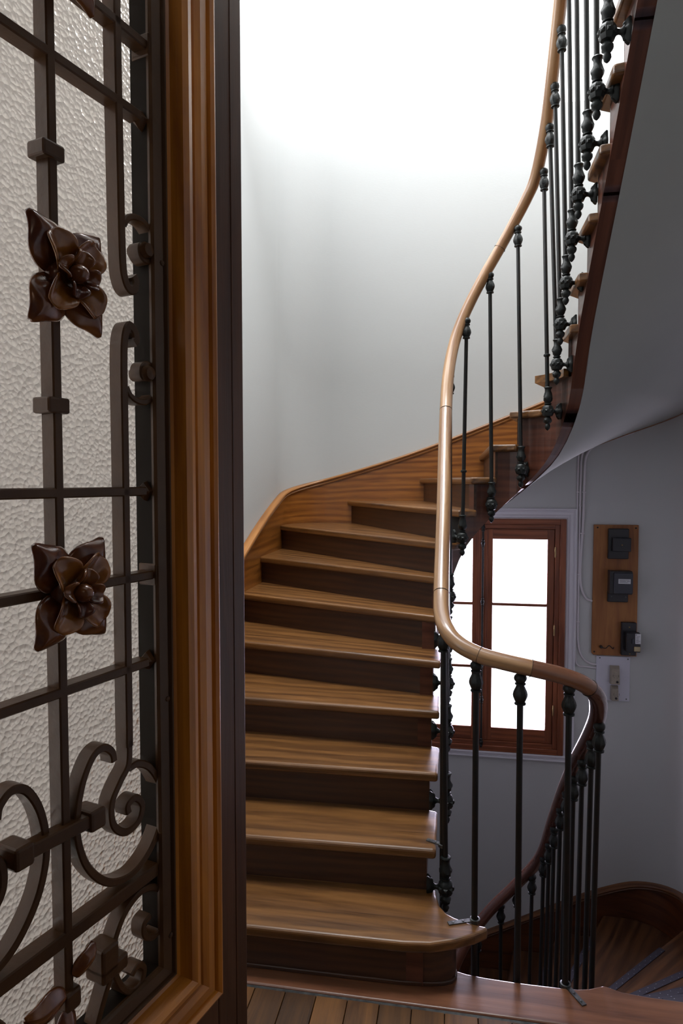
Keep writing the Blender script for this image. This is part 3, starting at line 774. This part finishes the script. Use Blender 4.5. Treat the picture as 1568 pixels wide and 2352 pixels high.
# lower run: tops follow the handrail, 1.1 m long
DNB = [(.505, 2.335, .845), (.503, 2.44, .742), (.500, 2.585, .610), (.494, 2.72, .484), (.489, 2.85, .357), (.485, 2.97, .226), (.479, 3.1, .069), (.472, 3.2, -.065), (.460, 3.29, -.187), (.420, 3.40, -.352), (.35, 3.45, -.463), (.27, 3.472, -.573), (.15, 3.46, -.735), (.04, 3.38, -.888)]
for x, y, z in DNB:
    baluster((x-.012 if x > .3 else x+.005, y, z-1.13), (x, y, z), fdir(x, y))
# landing balusters with clamps; they run on past the kerb to the beam below
def strap(root, a, b, z, r=.012):
    a, b = Vector(a), Vector(b); d = (b-a); L = d.length; ang = math.atan2(d.y, d.x)
    T = frame((a.x, a.y, z), ang)
    m = MB(); m.box((.006, -.0085, 0), (L, .0085, .0035), T); m.lathe([(r+.0005, -.006), (r+.0055, -.005), (r+.0055, .006), (r+.0005, .007)], 14, T, caps=False)
    o = m.build('clamp_strap', M['steel'], root, T, smooth=30)
    for q in (L*.45, L*.82): MB().lathe([(.0045, .0034), (.004, .0048), (.001, .0052)], 8, T @ Matrix.Translation((q, 0, 0))).build('screw', M['steel'], o, T)
lb = [((.0865, 2.226), 1.068, -.5), ((.229, 2.202), 1.040, -.5), ((.383, 2.196), 1.015, -.5)]
objs = []
for (x, y), zt, z0 in lb:
    objs.append(baluster((x, y, z0), (x-.004, y, zt), has_base=False, r=.0108))
strap(objs[0], (.0865, 2.226), (-.004, 2.190), RISE+.0005)
strap(objs[2], (.383, 2.196), (.428, 2.115), .0025)
o = baluster((-.026, 2.375, .0), (-.030, 2.375, 1.16), has_base=False, r=.0108)
# (that post doubles the first bracketed baluster; its strap is screwed to the second tread)
strap(o, (-.026, 2.375), (-.085, 2.40), 2*RISE+.0005)

# ------------------------------------------------------------------ stair window
w1 = empty('window_1', (.224, YF+.03, WZ0)); tag(w1, kind='structure')
XC = .224
def rect_frame(name, x0, x1, z0, z1, wl, y0, y1, parent, matv, math_, wt=None, wb=None, bevel=.003):
    wt = wt or wl; wb = wb or wl
    MB().box((x0, y0, z0), (x0+wl, y1, z1)).build(name, matv, parent, frame((x0, y0, z0)), bevel=bevel)
    MB().box((x1-wl, y0, z0), (x1, y1, z1)).build(name, matv, parent, frame((x1-wl, y0, z0)), bevel=bevel)
    MB().box((x0+wl, y0, z1-wt), (x1-wl, y1, z1)).build(name, math_, parent, frame((x0, y0, z1)), bevel=bevel)
    MB().box((x0+wl, y0, z0), (x1-wl, y1, z0+wb)).build(name, math_, parent, frame((x0, y0, z0)), bevel=bevel)
rect_frame('frame', WX0+.002, WX1-.002, WZ0+.002, WZ1-.002, .042, YF+.000, YF+.075, w1, M['win'], M['winh'])
rect_frame('inner_frame', WX0+.044, WX1-.044, WZ0+.044, WZ1-.044, .034, YF+.012, YF+.07, w1, M['win'], M['winh'])
rect_frame('stop', WX0+.04, WX1-.04, WZ0+.04, WZ1-.04, .06, YF+.062, YF+.078, w1, M['win'], M['winh'], bevel=.002)
MB().box((XC-.031, YF+.010, WZ0+.085), (XC+.031, YF+.056, WZ1-.085)).build('astragal', M['win'], w1, frame((XC, YF, WZ0)), bevel=.005)
for s_, (a, b) in enumerate(((XC+.024, .739), (-.291, XC-.024))):
    sash = empty('sash', ((a+b)/2, YF+.03, WZ0+.08), 0, w1)
    st = .050
    inner = a if s_ == 0 else b
    rect_frame('sash_rail', a, b, WZ0+.08, WZ1-.08, st, YF+.022, YF+.06, sash, M['win'], M['winh'], .076, .098)
    gx0, gx1 = a+st, b-st; zb, zt = WZ0+.08+.098, WZ1-.08-.076
    zs = [zb, .283, .760, zt]
    for z in zs[1:3]:
        MB().box((gx0, YF+.024, z-.011), (gx1, YF+.056, z+.011)).build('glazing_bar', M['winh'], sash, frame((gx0, YF+.04, z)), bevel=.004)
    for z0, z1 in zip(zs, zs[1:]):
        MB().box((gx0, YF+.040, z0), (gx1, YF+.043, z1)).build('pane', M['glass'], sash, frame((gx0, YF+.04, z0)))
    # glazing beads beside the meeting stile
    xb = (a+.006, a+.016) if s_ == 0 else (b-.016, b-.006)
    MB().box((xb[0], YF+.014, WZ0+.08), (xb[1], YF+.022, WZ1-.08)).build('stile_bead', M['win'], sash, frame((xb[0], YF, 0)), bevel=.003)
# espagnolette bolt
es = MB(); y_ = YF-.004
es.lathe([(.0075, WZ0+.03), (.0075, WZ1-.05)], 10, Matrix.Translation((XC, y_, 0)))
for z in (WZ0+.07, .04, .31, .78, 1.22, WZ1-.07):
    es.lathe([(.0075, -.03), (.013, -.024), (.010, -.015), (.015, -.005), (.015, .005), (.010, .015), (.013, .024), (.0075, .03)], 10, Matrix.Translation((XC, y_, z)))
    es.box((XC-.011, y_, z-.022), (XC+.011, YF+.02, z+.022))
es.build('espagnolette_bolt', M['iron'], w1, frame((XC, y_, WZ0)), smooth=40)
hd = MB(); T = Matrix.Translation((XC, y_-.01, .355)) @ Matrix.Rotation(PI/2, 4, 'X')
hd.lathe([(.010, 0), (.012, .012), (.007, .024), (.012, .034), (.010, .046), (.003, .050)], 12, T); hd.box((XC-.012, y_-.012, .335), (XC+.012, y_+.01, .38))
hd.build('bolt_handle', M['iron'], w1, frame((XC, y_, .355)), smooth=40)
for z in (1.16, .58, -.02):
    for xx in (.744, -.296):
        MB().lathe([(.003, -.04), (.0055, -.036), (.0055, -.001), (.0045, 0), (.0055, .001), (.0055, .036), (.003, .04)], 8, Matrix.Translation((xx, YF+.008, z))).build('hinge', M['brass'], w1, frame((xx, YF+.008, z)), smooth=40)
# white moulded casing and sill
def casing_prof():  # (outward distance, projection)
    return [(0, 0), (0, .006), (.008, .010), (.022, .010), (.026, .016), (.032, .018), (.048, .018), (.052, .012), (.058, .012), (.064, .022), (.072, .022), (.076, .012), (.076, 0)]
def ring_side(prof, corners, normal, name, mat, parent, uvaxis=True, W=None):
    """corners: ((inner a, inner b), (outdir a, outdir b)) - mitred moulding length"""
    (A, B), (da, db) = corners; N_ = Vector(normal)
    m = MB(); n = len(prof); vs = []
    for P0, D in ((Vector(A), Vector(da)), (Vector(B), Vector(db))):
        for d, h in prof: vs.append(P0+D*d+N_*h)
    L = (Vector(B)-Vector(A)).length; fs, uv = [], []; per = 0
    for j in range(n-1):
        s_ = math.hypot(prof[j+1][0]-prof[j][0], prof[j+1][1]-prof[j][1])
        fs.append((j, j+1, n+j+1, n+j)); uv.append(((0, per), (0, per+s_), (L, per+s_), (L, per))); per += s_
    fs.append((0, n-1, 2*n-1, n)); uv.append([(0, 0)]*4)
    fs += [list(range(n)), list(range(n, 2*n))[::-1]]; uv += [[(0, 0)]*n]*2
    return m.add(vs, fs, uv).build(name, mat, parent, W)
yw_ = YF+.030
cp = casing_prof()
ring_side(cp, (((WX1, yw_, WZ0), (WX1, yw_, WZ1)), ((1, 0, 0), (1, 0, 1))), (0, -1, 0), 'casing', M['paint_white'], w1)
ring_side(cp, (((WX0, yw_, WZ0), (WX0, yw_, WZ1)), ((-1, 0, 0), (-1, 0, 1))), (0, -1, 0), 'casing', M['paint_white'], w1)
ring_side(cp, (((WX0, yw_, WZ1), (WX1, yw_, WZ1)), ((-1, 0, 1), (1, 0, 1))), (0, -1, 0), 'casing', M['paint_white'], w1)
sl = MB(); sl.box((WX0-.09, YF-.004, WZ0-.016), (WX1+.085, yw_, WZ0)); sl.box((WX0-.08, YF+.006, WZ0-.034), (WX1+.075, yw_, WZ0-.016)); sl.box((WX0-.085, YF-.0, WZ0-.048), (WX1+.08, yw_, WZ0-.034))
sl.build('sill', M['paint_white'], w1, frame((XC, yw_, WZ0)), bevel=.004)

# unseen upper window, added in the left wall to light the stairwell
w2 = empty('added_window_2', (XL-.1, (UY0+UY1)/2, UZ0)); tag(w2, kind='structure')
xw = XL-.12
for y0, y1, z0, z1 in ((UY0, UY0+.06, UZ0, UZ1), (UY1-.06, UY1, UZ0, UZ1), (UY0+.06, UY1-.06, UZ1-.06, UZ1), (UY0+.06, UY1-.06, UZ0, UZ0+.06), ((UY0+UY1)/2-.03, (UY0+UY1)/2+.03, UZ0+.06, UZ1-.06)):
    MB().box((xw, y0, z0), (xw+.05, y1, z1)).build('frame', M['win'], w2, frame((xw, y0, z0)), bevel=.003)
for y0, y1 in ((UY0+.06, (UY0+UY1)/2-.03), ((UY0+UY1)/2+.03, UY1-.06)):
    MB().box((xw+.02, y0, UZ0+.06), (xw+.024, y1, UZ1-.06)).build('pane', M['glass'], w2, frame((xw, y0, UZ0)))

w5 = empty('added_window_5', (XL-.1, .66, .78)); tag(w5, kind='structure')  # unseen window added behind the door to brighten its glass
for y0, y1, z0, z1 in ((.35, .39, .78, 2.72), (.93, .97, .78, 2.72), (.39, .93, .78, .83), (.39, .93, 2.67, 2.72), (.39, .93, 1.73, 1.77)):
    MB().box((xw, y0, z0), (xw+.05, y1, z1)).build('frame', M['win'], w5, frame((xw, y0, z0)), bevel=.003)
for z0, z1 in ((.83, 1.73), (1.77, 2.67)): MB().box((xw+.02, .39, z0), (xw+.024, .93, z1)).build('pane', M['glass'], w5, frame((xw, .39, z0)))

# ------------------------------------------------------------------ electrical boards and conduits
YW = YF+.03
def screw(x, y, z, parent, r=.006, mat='iron'):
    T = Matrix.Translation((x, y, z)) @ Matrix.Rotation(PI/2, 4, 'X')
    return MB().lathe([(r, 0), (r, .002), (r*.4, .004)], 10, T).build('screw', M[mat], parent, T)
def dev(name, boxes, mat, parent, bevel=.006, seg=3):
    m = MB()
    for b in boxes: m.box(*b)
    a = boxes[0][0]; return m.build(name, mat, parent, frame(a), bevel=bevel, seg=seg)
eb = empty('electrical_board', (1.16, YW, .41)); tag(eb, 'brown wooden board on the wall carrying three black electrical boxes', 'fuse board')
bo = MB().prism([(1.008, .425), (1.02, .412), (1.318, .412), (1.315, 1.365), (1.010, 1.365)], 0, .022, Matrix.Translation((0, YW, 0)) @ Matrix.Rotation(PI/2, 4, 'X')).build('backboard', M['board'], eb, frame((1.0, YW, .4)), bevel=.003)
ys = YW-.022
for x, z in ((1.034, 1.345), (1.295, 1.343), (1.026, .437)): screw(x, ys, z, eb)
b1 = dev('fuse_box', [((1.103, ys-.035, 1.122), (1.242, ys, 1.340))], M['black_plastic'], eb)
dev('cover', [((1.125, ys-.066, 1.178), (1.250, ys-.034, 1.276))], M['black_plastic'], b1)
screw(1.188, ys-.066, 1.226, b1, .005, 'brass')
b2 = dev('fuse_box', [((1.106, ys-.030, .810), (1.245, ys, .885)), ((1.108, ys-.072, .872), (1.262, ys, 1.040))], M['black_plastic'], eb)
dev('cover', [((1.135, ys-.086, .880), (1.262, ys-.070, 1.028))], M['dark_plastic'], b2)
lbm = dev('label', [((1.163, ys-.0875, .952), (1.245, ys-.0855, .986))], M['label'], b2, bevel=.0005, seg=1)
ln = MB()
for z, x0, x1 in ((.978, 1.170, 1.238), (.970, 1.172, 1.214), (.970, 1.219, 1.24), (.962, 1.170, 1.226)): ln.box((x0, ys-.0880, z-.0012), (x1, ys-.0874, z+.0012))
ln.build('print', M['ink'], lbm)
for x in (1.132, 1.228): screw(x, ys-.030, .848, b2, .0055, 'steel')
b3 = dev('fuse_box', [((1.204, ys-.034, .425), (1.306, ys, .665))], M['black_plastic'], eb)
dev('cover', [((1.225, ys-.085, .462), (1.322, ys-.032, .600))], M['black_plastic'], b3)
lb3 = dev('label', [((1.284, ys-.0870, .525), (1.321, ys-.0850, .598))], M['label'], b3, bevel=.0005, seg=1)
ln = MB(); ln.box((1.287, ys-.0875, .587), (1.293, ys-.0868, .593))
for z in (.578, .570, .561, .552, .545, .537): ln.box((1.289, ys-.0875, z-.001), (1.316-.01*((z*1000) % 3 < 1), ys-.0868, z+.001))
ln.build('print', M['ink'], lb3)
dev('signal_lens', [((1.276, ys-.094, .472), (1.318, ys-.084, .506))], M['amber'], b3, bevel=.004)
dev('switch_lever', [((1.262, ys-.094, .525), (1.274, ys-.084, .560))], M['dark_plastic'], b3, bevel=.002)
screw(1.257, ys-.034, .632, b3, .0055, 'brass'); screw(1.262, ys-.034, .440, b3, .0055, 'brass')
# cable stub left on the board
cs = MB(); cs.lathe([(.010, 0), (.011, .02), (.008, .03)], 10, Matrix.Translation((1.07, ys, .478)) @ Matrix.Rotation(PI/2, 4, 'X'))
cs.sweep(catmull([(1.07, ys-.018, .478), (1.10, ys-.022, .470), (1.125, ys-.018, .490), (1.15, ys-.02, .468), (1.16, ys-.006, .475)], 5), cprof(.003, 6))
cs.build('cable_stub', M['black_plastic'], eb, frame((1.07, ys, .478)), smooth=50)
wp = empty('switch_panel', (1.16, YW, .08)); tag(wp, 'white rectangular panel with two beige breakers under the brown board', 'switch panel')
MB().box((1.045, YW-.012, .076), (1.278, YW, .404)).build('backplate', M['white_plastic'], wp, frame((1.045, YW, .076)), bevel=.003)
for x, z in ((1.068, .390), (1.262, .388), (1.256, .094)): screw(x, YW-.012, z, wp, .005, 'steel')
for z0, z1, x0, x1 in ((.205, .340, 1.137, 1.204), (.085, .193, 1.144, 1.198)):
    sw = MB().add([(x0, YW-.012, z0), (x1, YW-.012, z0), (x1, YW-.012, z1), (x0, YW-.012, z1), (x0+.004, YW-.055, z0+.004), (x1-.004, YW-.055, z0+.004), (x1-.008, YW-.055, z1-.02), (x0+.006, YW-.055, z1-.02)],
                  [(0, 3, 2, 1), (4, 5, 6, 7), (0, 1, 5, 4), (1, 2, 6, 5), (2, 3, 7, 6), (3, 0, 4, 7)]).build('breaker', M['beige'], wp, frame((x0, YW-.012, z0)), bevel=.003)
    zc = z0+(z1-z0)*.52; hh = (z1-z0)
    MB().box((x0+.018, YW-.060, zc-.002), (x1-.018, YW-.054, zc+hh*.22)).build('rocker', M['beige'], sw, frame((x0, YW, zc)), bevel=.002)
    g = MB()
    for a in (-1, 1):
        g.box((x0+.034+a*.019-.001, YW-.0558, zc-.012), (x0+.034+a*.019+.001, YW-.0548, zc+.006)); g.box((x0+.034+a*.010-.004, YW-.0558, zc-.017), (x0+.034+a*.010+.004, YW-.0548, zc-.015))
    g.build('marking', M['ink'], sw)
    T = Matrix.Translation((x1-.022, YW-.054, z0+.024)) @ Matrix.Rotation(PI/2, 4, 'X')
    MB().lathe([(.009, 0), (.008, .006), (.002, .007)], 12, T).build('button', M['black_plastic'], sw, T, smooth=40)
def conduit(pts, r, label, clips):
    p = catmull([(x, YW-r-.001, z) for x, z in pts], 8)
    # keep to the wall where it curves into the corner
    o = MB().sweep(p, cprof(r, 10), up=(0, -1, 0)).build('cable_conduit', M['conduit'], None, frame((pts[0][0], YW, pts[0][1])), smooth=50)
    tag(o, label, 'conduit', None)
    for x, z, hz in clips:
        W = frame((x, YW-r, z)); a, b = (r*1.5, .005) if not hz else (.005, r*1.5)
        MB().box((x-a, YW-2*r-.003, z-b), (x+a, YW, z+b)).build('clip', M['conduit'], o, W, bevel=.002)
conduit([(1.27, 2.028), (1.09, 1.972), (1.005, 1.935), (.965, 1.895), (.944, 1.83), (.940, 1.70), (.936, 1.40), (.925, 1.15), (.922, 1.00), (.932, .90), (.965, .825), (1.009, .806)], .009, 'pale painted cable conduit bending into the left edge of the brown board', [(.938, 1.60, 0), (.93, 1.30, 0), (1.16, 1.995, 1)])
conduit([(1.27, 2.060), (1.08, 2.000), (.99, 1.965), (.938, 1.915), (.918, 1.84), (.914, 1.70), (.912, 1.2), (.912, .62), (.918, .48), (.945, .39), (1.0, .345), (1.045, .338)], .007, 'pale painted cable conduit running down to the white switch panel', [(.913, 1.5, 0), (.912, 1.0, 0), (.912, .65, 0)])
conduit([(1.27, 2.086), (1.07, 2.024), (.975, 1.985), (.918, 1.93), (.896, 1.85), (.8965, 1.2), (.8975, .62), (.899, .38), (.918, .325), (.96, .318), (1.045, .312)], .006, 'thin conduit nearest the window casing, ending at the white panel', [(.8965, 1.6, 0), (.8975, .8, 0)])

# ------------------------------------------------------------------ the open door
DP0 = Vector((-.362, 1.105)); DDS = Vector((-.288, -.957)).normalized(); DNR = Vector((.957, -.288)).normalized()
# door frame of reference: local x = distance from the free edge, local y = out of the face towards the stairs (negated), z up
def dp(s, n, z): p = DP0+DDS*s+DNR*n; return Vector((p.x, p.y, z))
DW = Matrix(((DDS.x, DNR.x, 0, DP0.x), (DDS.y, DNR.y, 0, DP0.y), (0, 0, 1, 0), (0, 0, 0, 1)))
door = bpy.data.objects.new('door_1', None); link(door, None, DW); tag(door, kind='structure')
def dbox(s0, s1, n0, n1, z0, z1, name, mat, bevel=.003, parent=None, seg=2):
    m = MB(); m.box((s0, n0, z0), (s1, n1, z1), DW)
    return m.build(name, mat, parent or door, DW, bevel=bevel, seg=seg)
DWID, DZ0, DZ1 = .93, .02, 2.93
ST = .085; GZ0 = .81; GZ1 = 2.80
dbox(.0, ST, -.045, 0, DZ0, DZ1, 'stile', M['stile'])
dbox(DWID-ST, DWID, -.045, 0, DZ0, DZ1, 'stile', M['stile'])
dbox(ST, DWID-ST, -.045, 0, GZ1, DZ1, 'top_rail', M['stile'])
dbox(ST, DWID-ST, -.045, 0, DZ0, .20, 'bottom_rail', M['stile'])
dbox(ST, DWID-ST, -.045, 0, GZ0-.11, GZ0, 'middle_rail', M['stile'])
dbox(ST, DWID-ST, -.035, -.012, .20, GZ0-.11, 'lower_panel', M['mould'])
dbox(.030, .034, .0, .0012, DZ0+.02, DZ1-.02, 'stile_bead', M['stile'], bevel=.0005, seg=1)
mp_ = [(0, -.004), (0, .006), (.004, .012), (.010, .015), (.015, .011), (.017, .005), (.020, .005), (.024, .010), (.040, .012), (.052, .009), (.056, .003), (.059, .003), (.062, .010), (.068, .017), (.077, .019), (.085, .014), (.088, .004), (.090, -.006), (.097, -.012), (.100, -.030), (0, -.030)]
S0, S1 = ST, DWID-ST
def dring(prof, s0, s1, z0, z1, name, mv, mh):
    def side(A, B, da, db, mat):
        A, B = dp(A[0], 0, A[1]), dp(B[0], 0, B[1])
        f = lambda d: Vector((DDS.x*d[0], DDS.y*d[0], d[1]))
        return ring_side(prof, ((A, B), (f(da), f(db))), (DNR.x, DNR.y, 0), name, mat, door, W=DW)
    side((s0, z0), (s0, z1), (1, 1), (1, -1), mv); side((s1, z0), (s1, z1), (-1, 1), (-1, -1), mv)
    side((s0, z0), (s1, z0), (1, 1), (-1, 1), mh); side((s0, z1), (s1, z1), (1, -1), (-1, -1), mh)
dring(mp_, S0, S1, GZ0, GZ1, 'moulding', M['mould'], M['mouldh'])
mt = [(.096, -.03), (.096, -.008), (.100, -.004), (.103, -.004), (.105, -.009), (.108, -.009), (.111, -.005), (.126, -.007), (.128, -.012), (.128, -.016), (.098, -.016), (.098, -.03)]
dring(mt, S0, S1, GZ0, GZ1, 'metal_frame', M['frame_metal'], M['frame_metal'])
rb_ = [(.098, -.016), (.1275, -.016), (.1275, -.047), (.098, -.047)]
dring(rb_, S0, S1, GZ0, GZ1, 'glass_rebate', M['rebate'], M['rebate'])
gm = MB(); gm.box((S0+.10, -.052, GZ0+.10), (S1-.10, -.047, GZ1-.10), DW); gp = gm.build('glass_pane', M['door_glass'], door, DW)
gp.data.materials.append(M['glass'])
for p_ in gp.data.polygons: p_.material_index = 0 if p_.normal.y > .9 else 1

NF = -.014    # front face of the ironwork
BW, BD = .0135, .024
def bar(pts, name='iron_bar', w=BW, d=BD, nf=NF, per=6, smooth=True, r=.0018, taper=None):
    p3 = [dp(s, nf-d/2, z) for s, z in pts]
    p = catmull(p3, per) if len(pts) > 2 else p3
    sc = None
    if taper: n = len(p); sc = [1.0]*n
    return MB().sweep(p, rprof(w, d, r), up=(DNR.x, DNR.y, 0), scale=sc).build(name, M['bar'], door, DW, smooth=40)
bar([(.378, .96), (.378, 2.70)])
bar([(.49, .96), (.49, 2.70)])
bar([(.2655, 1.30), (.2648, 1.70), (.2650, 1.84), (.2620, 1.882), (.2535, 1.898), (.2435, 1.893), (.2405, 1.882), (.2450, 1.876)])
bar([(.2685, 2.70), (.2675, 2.30), (.2660, 2.10), (.2645, 1.99), (.2600, 1.960), (.2510, 1.949), (.2420, 1.953), (.2395, 1.963), (.2440, 1.970)])
for z, s1 in ((2.20, .226), (1.665, .226), (1.412, .226)):
    bar([(.655, z), (s1, z)], w=.013)
    # spear head
    m = MB(); prof = [(.0, .0065), (.006, .008), (.012, .013), (.020, .0155), (.027, .011), (.033, .001)]
    vs, fs = [], []
    for i, (x_, h) in enumerate(prof):
        for (a, b) in ((h, 0), (0, .012*min(1, h/.010)), (-h, 0), (0, -.012*min(1, h/.010))): vs.append(dp(s1-x_+.006, NF-.012+b, z+a))
    for i in range(len(prof)-1):
        for k in range(4): k2 = (k+1) % 4; fs.append((4*i+k, 4*i+k2, 4*i+4+k2, 4*i+4+k))
    fs += [(0, 1, 2, 3), tuple(range(4*len(prof)-4, 4*len(prof)))]
    m.add(vs, fs).build('spear_tip', M['bar'], door, DW, bevel=.002)
for z in (2.305, 1.541):
    bar([(.655, z), (.198, z)], w=.013)
    dbox(.190, .214, NF-.030, NF+.005, z-.017, z+.017, 'collar', M['bar'], .003)
bar([(.655, 1.090), (.176, 1.090)], w=.020, d=.026)
dbox(.363, .395, NF-.027, NF+.004, 2.073, 2.093, 'collar', M['bar'], .003); dbox(.363, .395, NF-.027, NF+.004, 1.764, 1.784, 'collar', M['bar'], .003)
# small scrolls against the frame
SC1 = [(.2600, 2.036), (.2530, 2.047), (.2400, 2.053), (.2240, 2.053), (.2090, 2.044), (.2010, 2.027), (.2050, 2.008), (.2170, 1.998), (.2290, 2.003), (.2300, 2.016), (.2210, 2.018)]
bar(SC1, 'scroll', w=.009, d=.022)
bar([(s, 3.872-z-.024) for s, z in SC1], 'scroll', w=.009, d=.022)
for z in (2.012, 1.836):
    T = DW @ Matrix.Translation((.222, NF-.026, z)) @ Matrix.Rotation(-PI/2, 4, 'X')
    MB().lathe([(.010, 0), (.0105, .02), (.012, .028), (.009, .034), (.002, .036)], 14, T).build('scroll_eye', M['bar'], door, DW, smooth=40)
# large scrolls; the left one is the mirror of the right about the central bar
S3 = [(.2950, 1.290), (.2985, 1.304), (.3140, 1.316), (.3330, 1.309), (.3500, 1.281), (.3590, 1.245), (.3590, 1.208), (.3460, 1.168), (.3210, 1.134), (.2930, 1.116), (.2600, 1.112), (.2250, 1.130), (.2030, 1.165), (.2020, 1.210), (.2230, 1.250), (.2480, 1.268), (.2650, 1.268)]
S3I = [(.2655, 1.310), (.2680, 1.275), (.2840, 1.256), (.3000, 1.232), (.2980, 1.200), (.2760, 1.179), (.2510, 1.182), (.2420, 1.203), (.2550, 1.220), (.2700, 1.216), (.2690, 1.204)]
bar(S3, 'scroll', w=.011); bar(S3I, 'scroll', w=.011)
mir = lambda P: [(.768-s, z) for s, z in P]
bar(mir(S3), 'scroll', w=.011); bar(mir(S3I), 'scroll', w=.011)
bar([(.447, 1.236), (.332, 1.229)], 'tie', w=.018, d=.020, nf=NF+.008)
for s in (.447, .336): dbox(s-.013, s+.013, NF-.028, NF+.012, 1.215 if s < .4 else 1.222, 1.243 if s < .4 else 1.250, 'collar', M['bar'], .004)
S5 = [(.2960, .985), (.3000, 1.020), (.2960, 1.040), (.2760, 1.064), (.2430, 1.074), (.2100, 1.058), (.1950, 1.026), (.2020, 1.000), (.2200, .990), (.2400, 1.003), (.2420, 1.022), (.2290, 1.027)]
bar(S5, 'scroll', w=.010); bar(mir(S5), 'scroll', w=.010)
S6 = [(.3900, .915), (.3450, .925), (.3200, .960), (.3020, .995), (.2980, 1.010)]
bar([(.345, .90), (.333, .936), (.318, .968), (.301, .999)], 'scroll', w=.010)
bar([(.305, 1.000), (.288, .958), (.268, .938), (.249, .938), (.243, .955), (.255, .968), (.268, .962)], 'scroll', w=.010)
dbox(.283, .330, NF-.028, NF+.008, .990, 1.012, 'collar', M['bar'], .004)
dbox(.300, .330, NF-.028, NF+.008, 1.000, 1.040, 'collar', M['bar'], .004)

# flowers: four pointed petals, four cupped petals, a bud
def petal(L, Wd, cup, lift, tip, ang, n0, s0, z0, base=.008, nu=9, nv=7, curl=0.):
    m = MB(); vs, fs = [], []
    ca, sa = math.cos(ang), math.sin(ang)
    for i in range(nu):
        u = i/(nu-1); r = base+(L-base)*u
        hw = Wd*(math.sin(PI*min(1, (u*.93+.05))**.85)**.75 if tip else math.sin(PI*(.12+.82*u))**.55)
        if tip and u > .72: hw = Wd*.62*(1-u)/.28*.9+.0018
        for j in range(nv):
            v = (j/(nv-1)-.5)*2; w_ = hw*v
            h = lift*math.sin(u*PI*.62)+cup*(v*v)*math.sin(PI*u*.9+.15)-curl*max(0, u-.6)**1.5+(.0035*math.exp(-(v*3)**2) if tip else 0)
            a, b = r*ca-w_*sa, r*sa+w_*ca
            vs.append(dp(s0+a, n0+h, z0+b))
    for i in range(nu-1):
        for j in range(nv-1): fs.append((i*nv+j, i*nv+j+1, (i+1)*nv+j+1, (i+1)*nv+j))
    return m.add(vs, fs)
def flower(s0, z0, rot=0., partial=None):
    fl_ = bpy.data.objects.new('flower', None); W = DW @ Matrix.Translation((s0, NF, z0)); link(fl_, door, W)
    def pet(m, nm, th=.004):
        o = m.build(nm, M['flower_cup' if nm == 'cupped_petal' else 'flower'], fl_, W, smooth=70)
        so = o.modifiers.new('thick', 'SOLIDIFY'); so.thickness = th; so.offset = 0
        ss = o.modifiers.new('sub', 'SUBSURF'); ss.levels = 1; ss.render_levels = 1
    for k in range(4):
        pet(petal(.083, .030, -.010, .020, True, rot+PI/4+k*PI/2+.10*(-1)**k, NF+.002, s0, z0, curl=.05), 'petal', .005)
    for k in range(4):
        pet(petal(.056, .021, .013, .014, False, rot+PI/4+k*PI/2+.10*(-1)**k, NF+.013, s0, z0), 'cupped_petal', .004)
    for k in range(4):
        pet(petal(.031, .013, .012, .016, False, rot+k*PI/2+.2, NF+.018, s0, z0, base=.005), 'inner_petal', .004)
    T = W @ Matrix.Translation((0, -.002, 0)) @ Matrix.Rotation(-PI/2, 4, 'X')
    MB().lathe([(.022, 0), (.026, .008), (.020, .018), (.006, .024)], 16, T).build('flower_base', M['flower'], fl_, W, smooth=60)
    T = W @ Matrix.Translation((0, .018, 0)) @ Matrix.Rotation(-PI/2, 4, 'X')
    MB().lathe([(.006, 0), (.0115, .008), (.0125, .015), (.010, .022), (.005, .027), (.001, .028)], 16, T).build('bud', M['flower'], fl_, W, smooth=60)
flower(.3715, 1.932); flower(.3735, 1.541); flower(.3745, 2.335)
def leaf(s, z, ang, L=.06, Wd=.017):
    o = petal(L, Wd, -.008, .012, True, ang, NF+.001, s, z, base=.0, curl=.04).build('leaf', M['flower'], door, DW, smooth=70)
    so = o.modifiers.new('thick', 'SOLIDIFY'); so.thickness = .006; so.offset = 0
    ss = o.modifiers.new('sub', 'SUBSURF'); ss.levels = 1; ss.render_levels = 1
leaf(.388, 1.020, .22, .062, .020); leaf(.372, 1.034, 2.35, .042, .015); leaf(.384, 1.0, -1.3, .040, .015)
m = MB(); m.box((.366, NF-.026, .995), (.390, NF+.008, 1.022), DW); m.build('collar', M['bar'], door, DW, bevel=.004)
for z in (2.0, 1.35, .98):   # little rivets in the metal frame
    T = DW @ Matrix.Translation((.197, -.006, z)) @ Matrix.Rotation(-PI/2, 4, 'X')
    MB().lathe([(.0045, 0), (.004, .002), (.001, .003)], 8, T).build('rivet', M['bar'], door, DW)
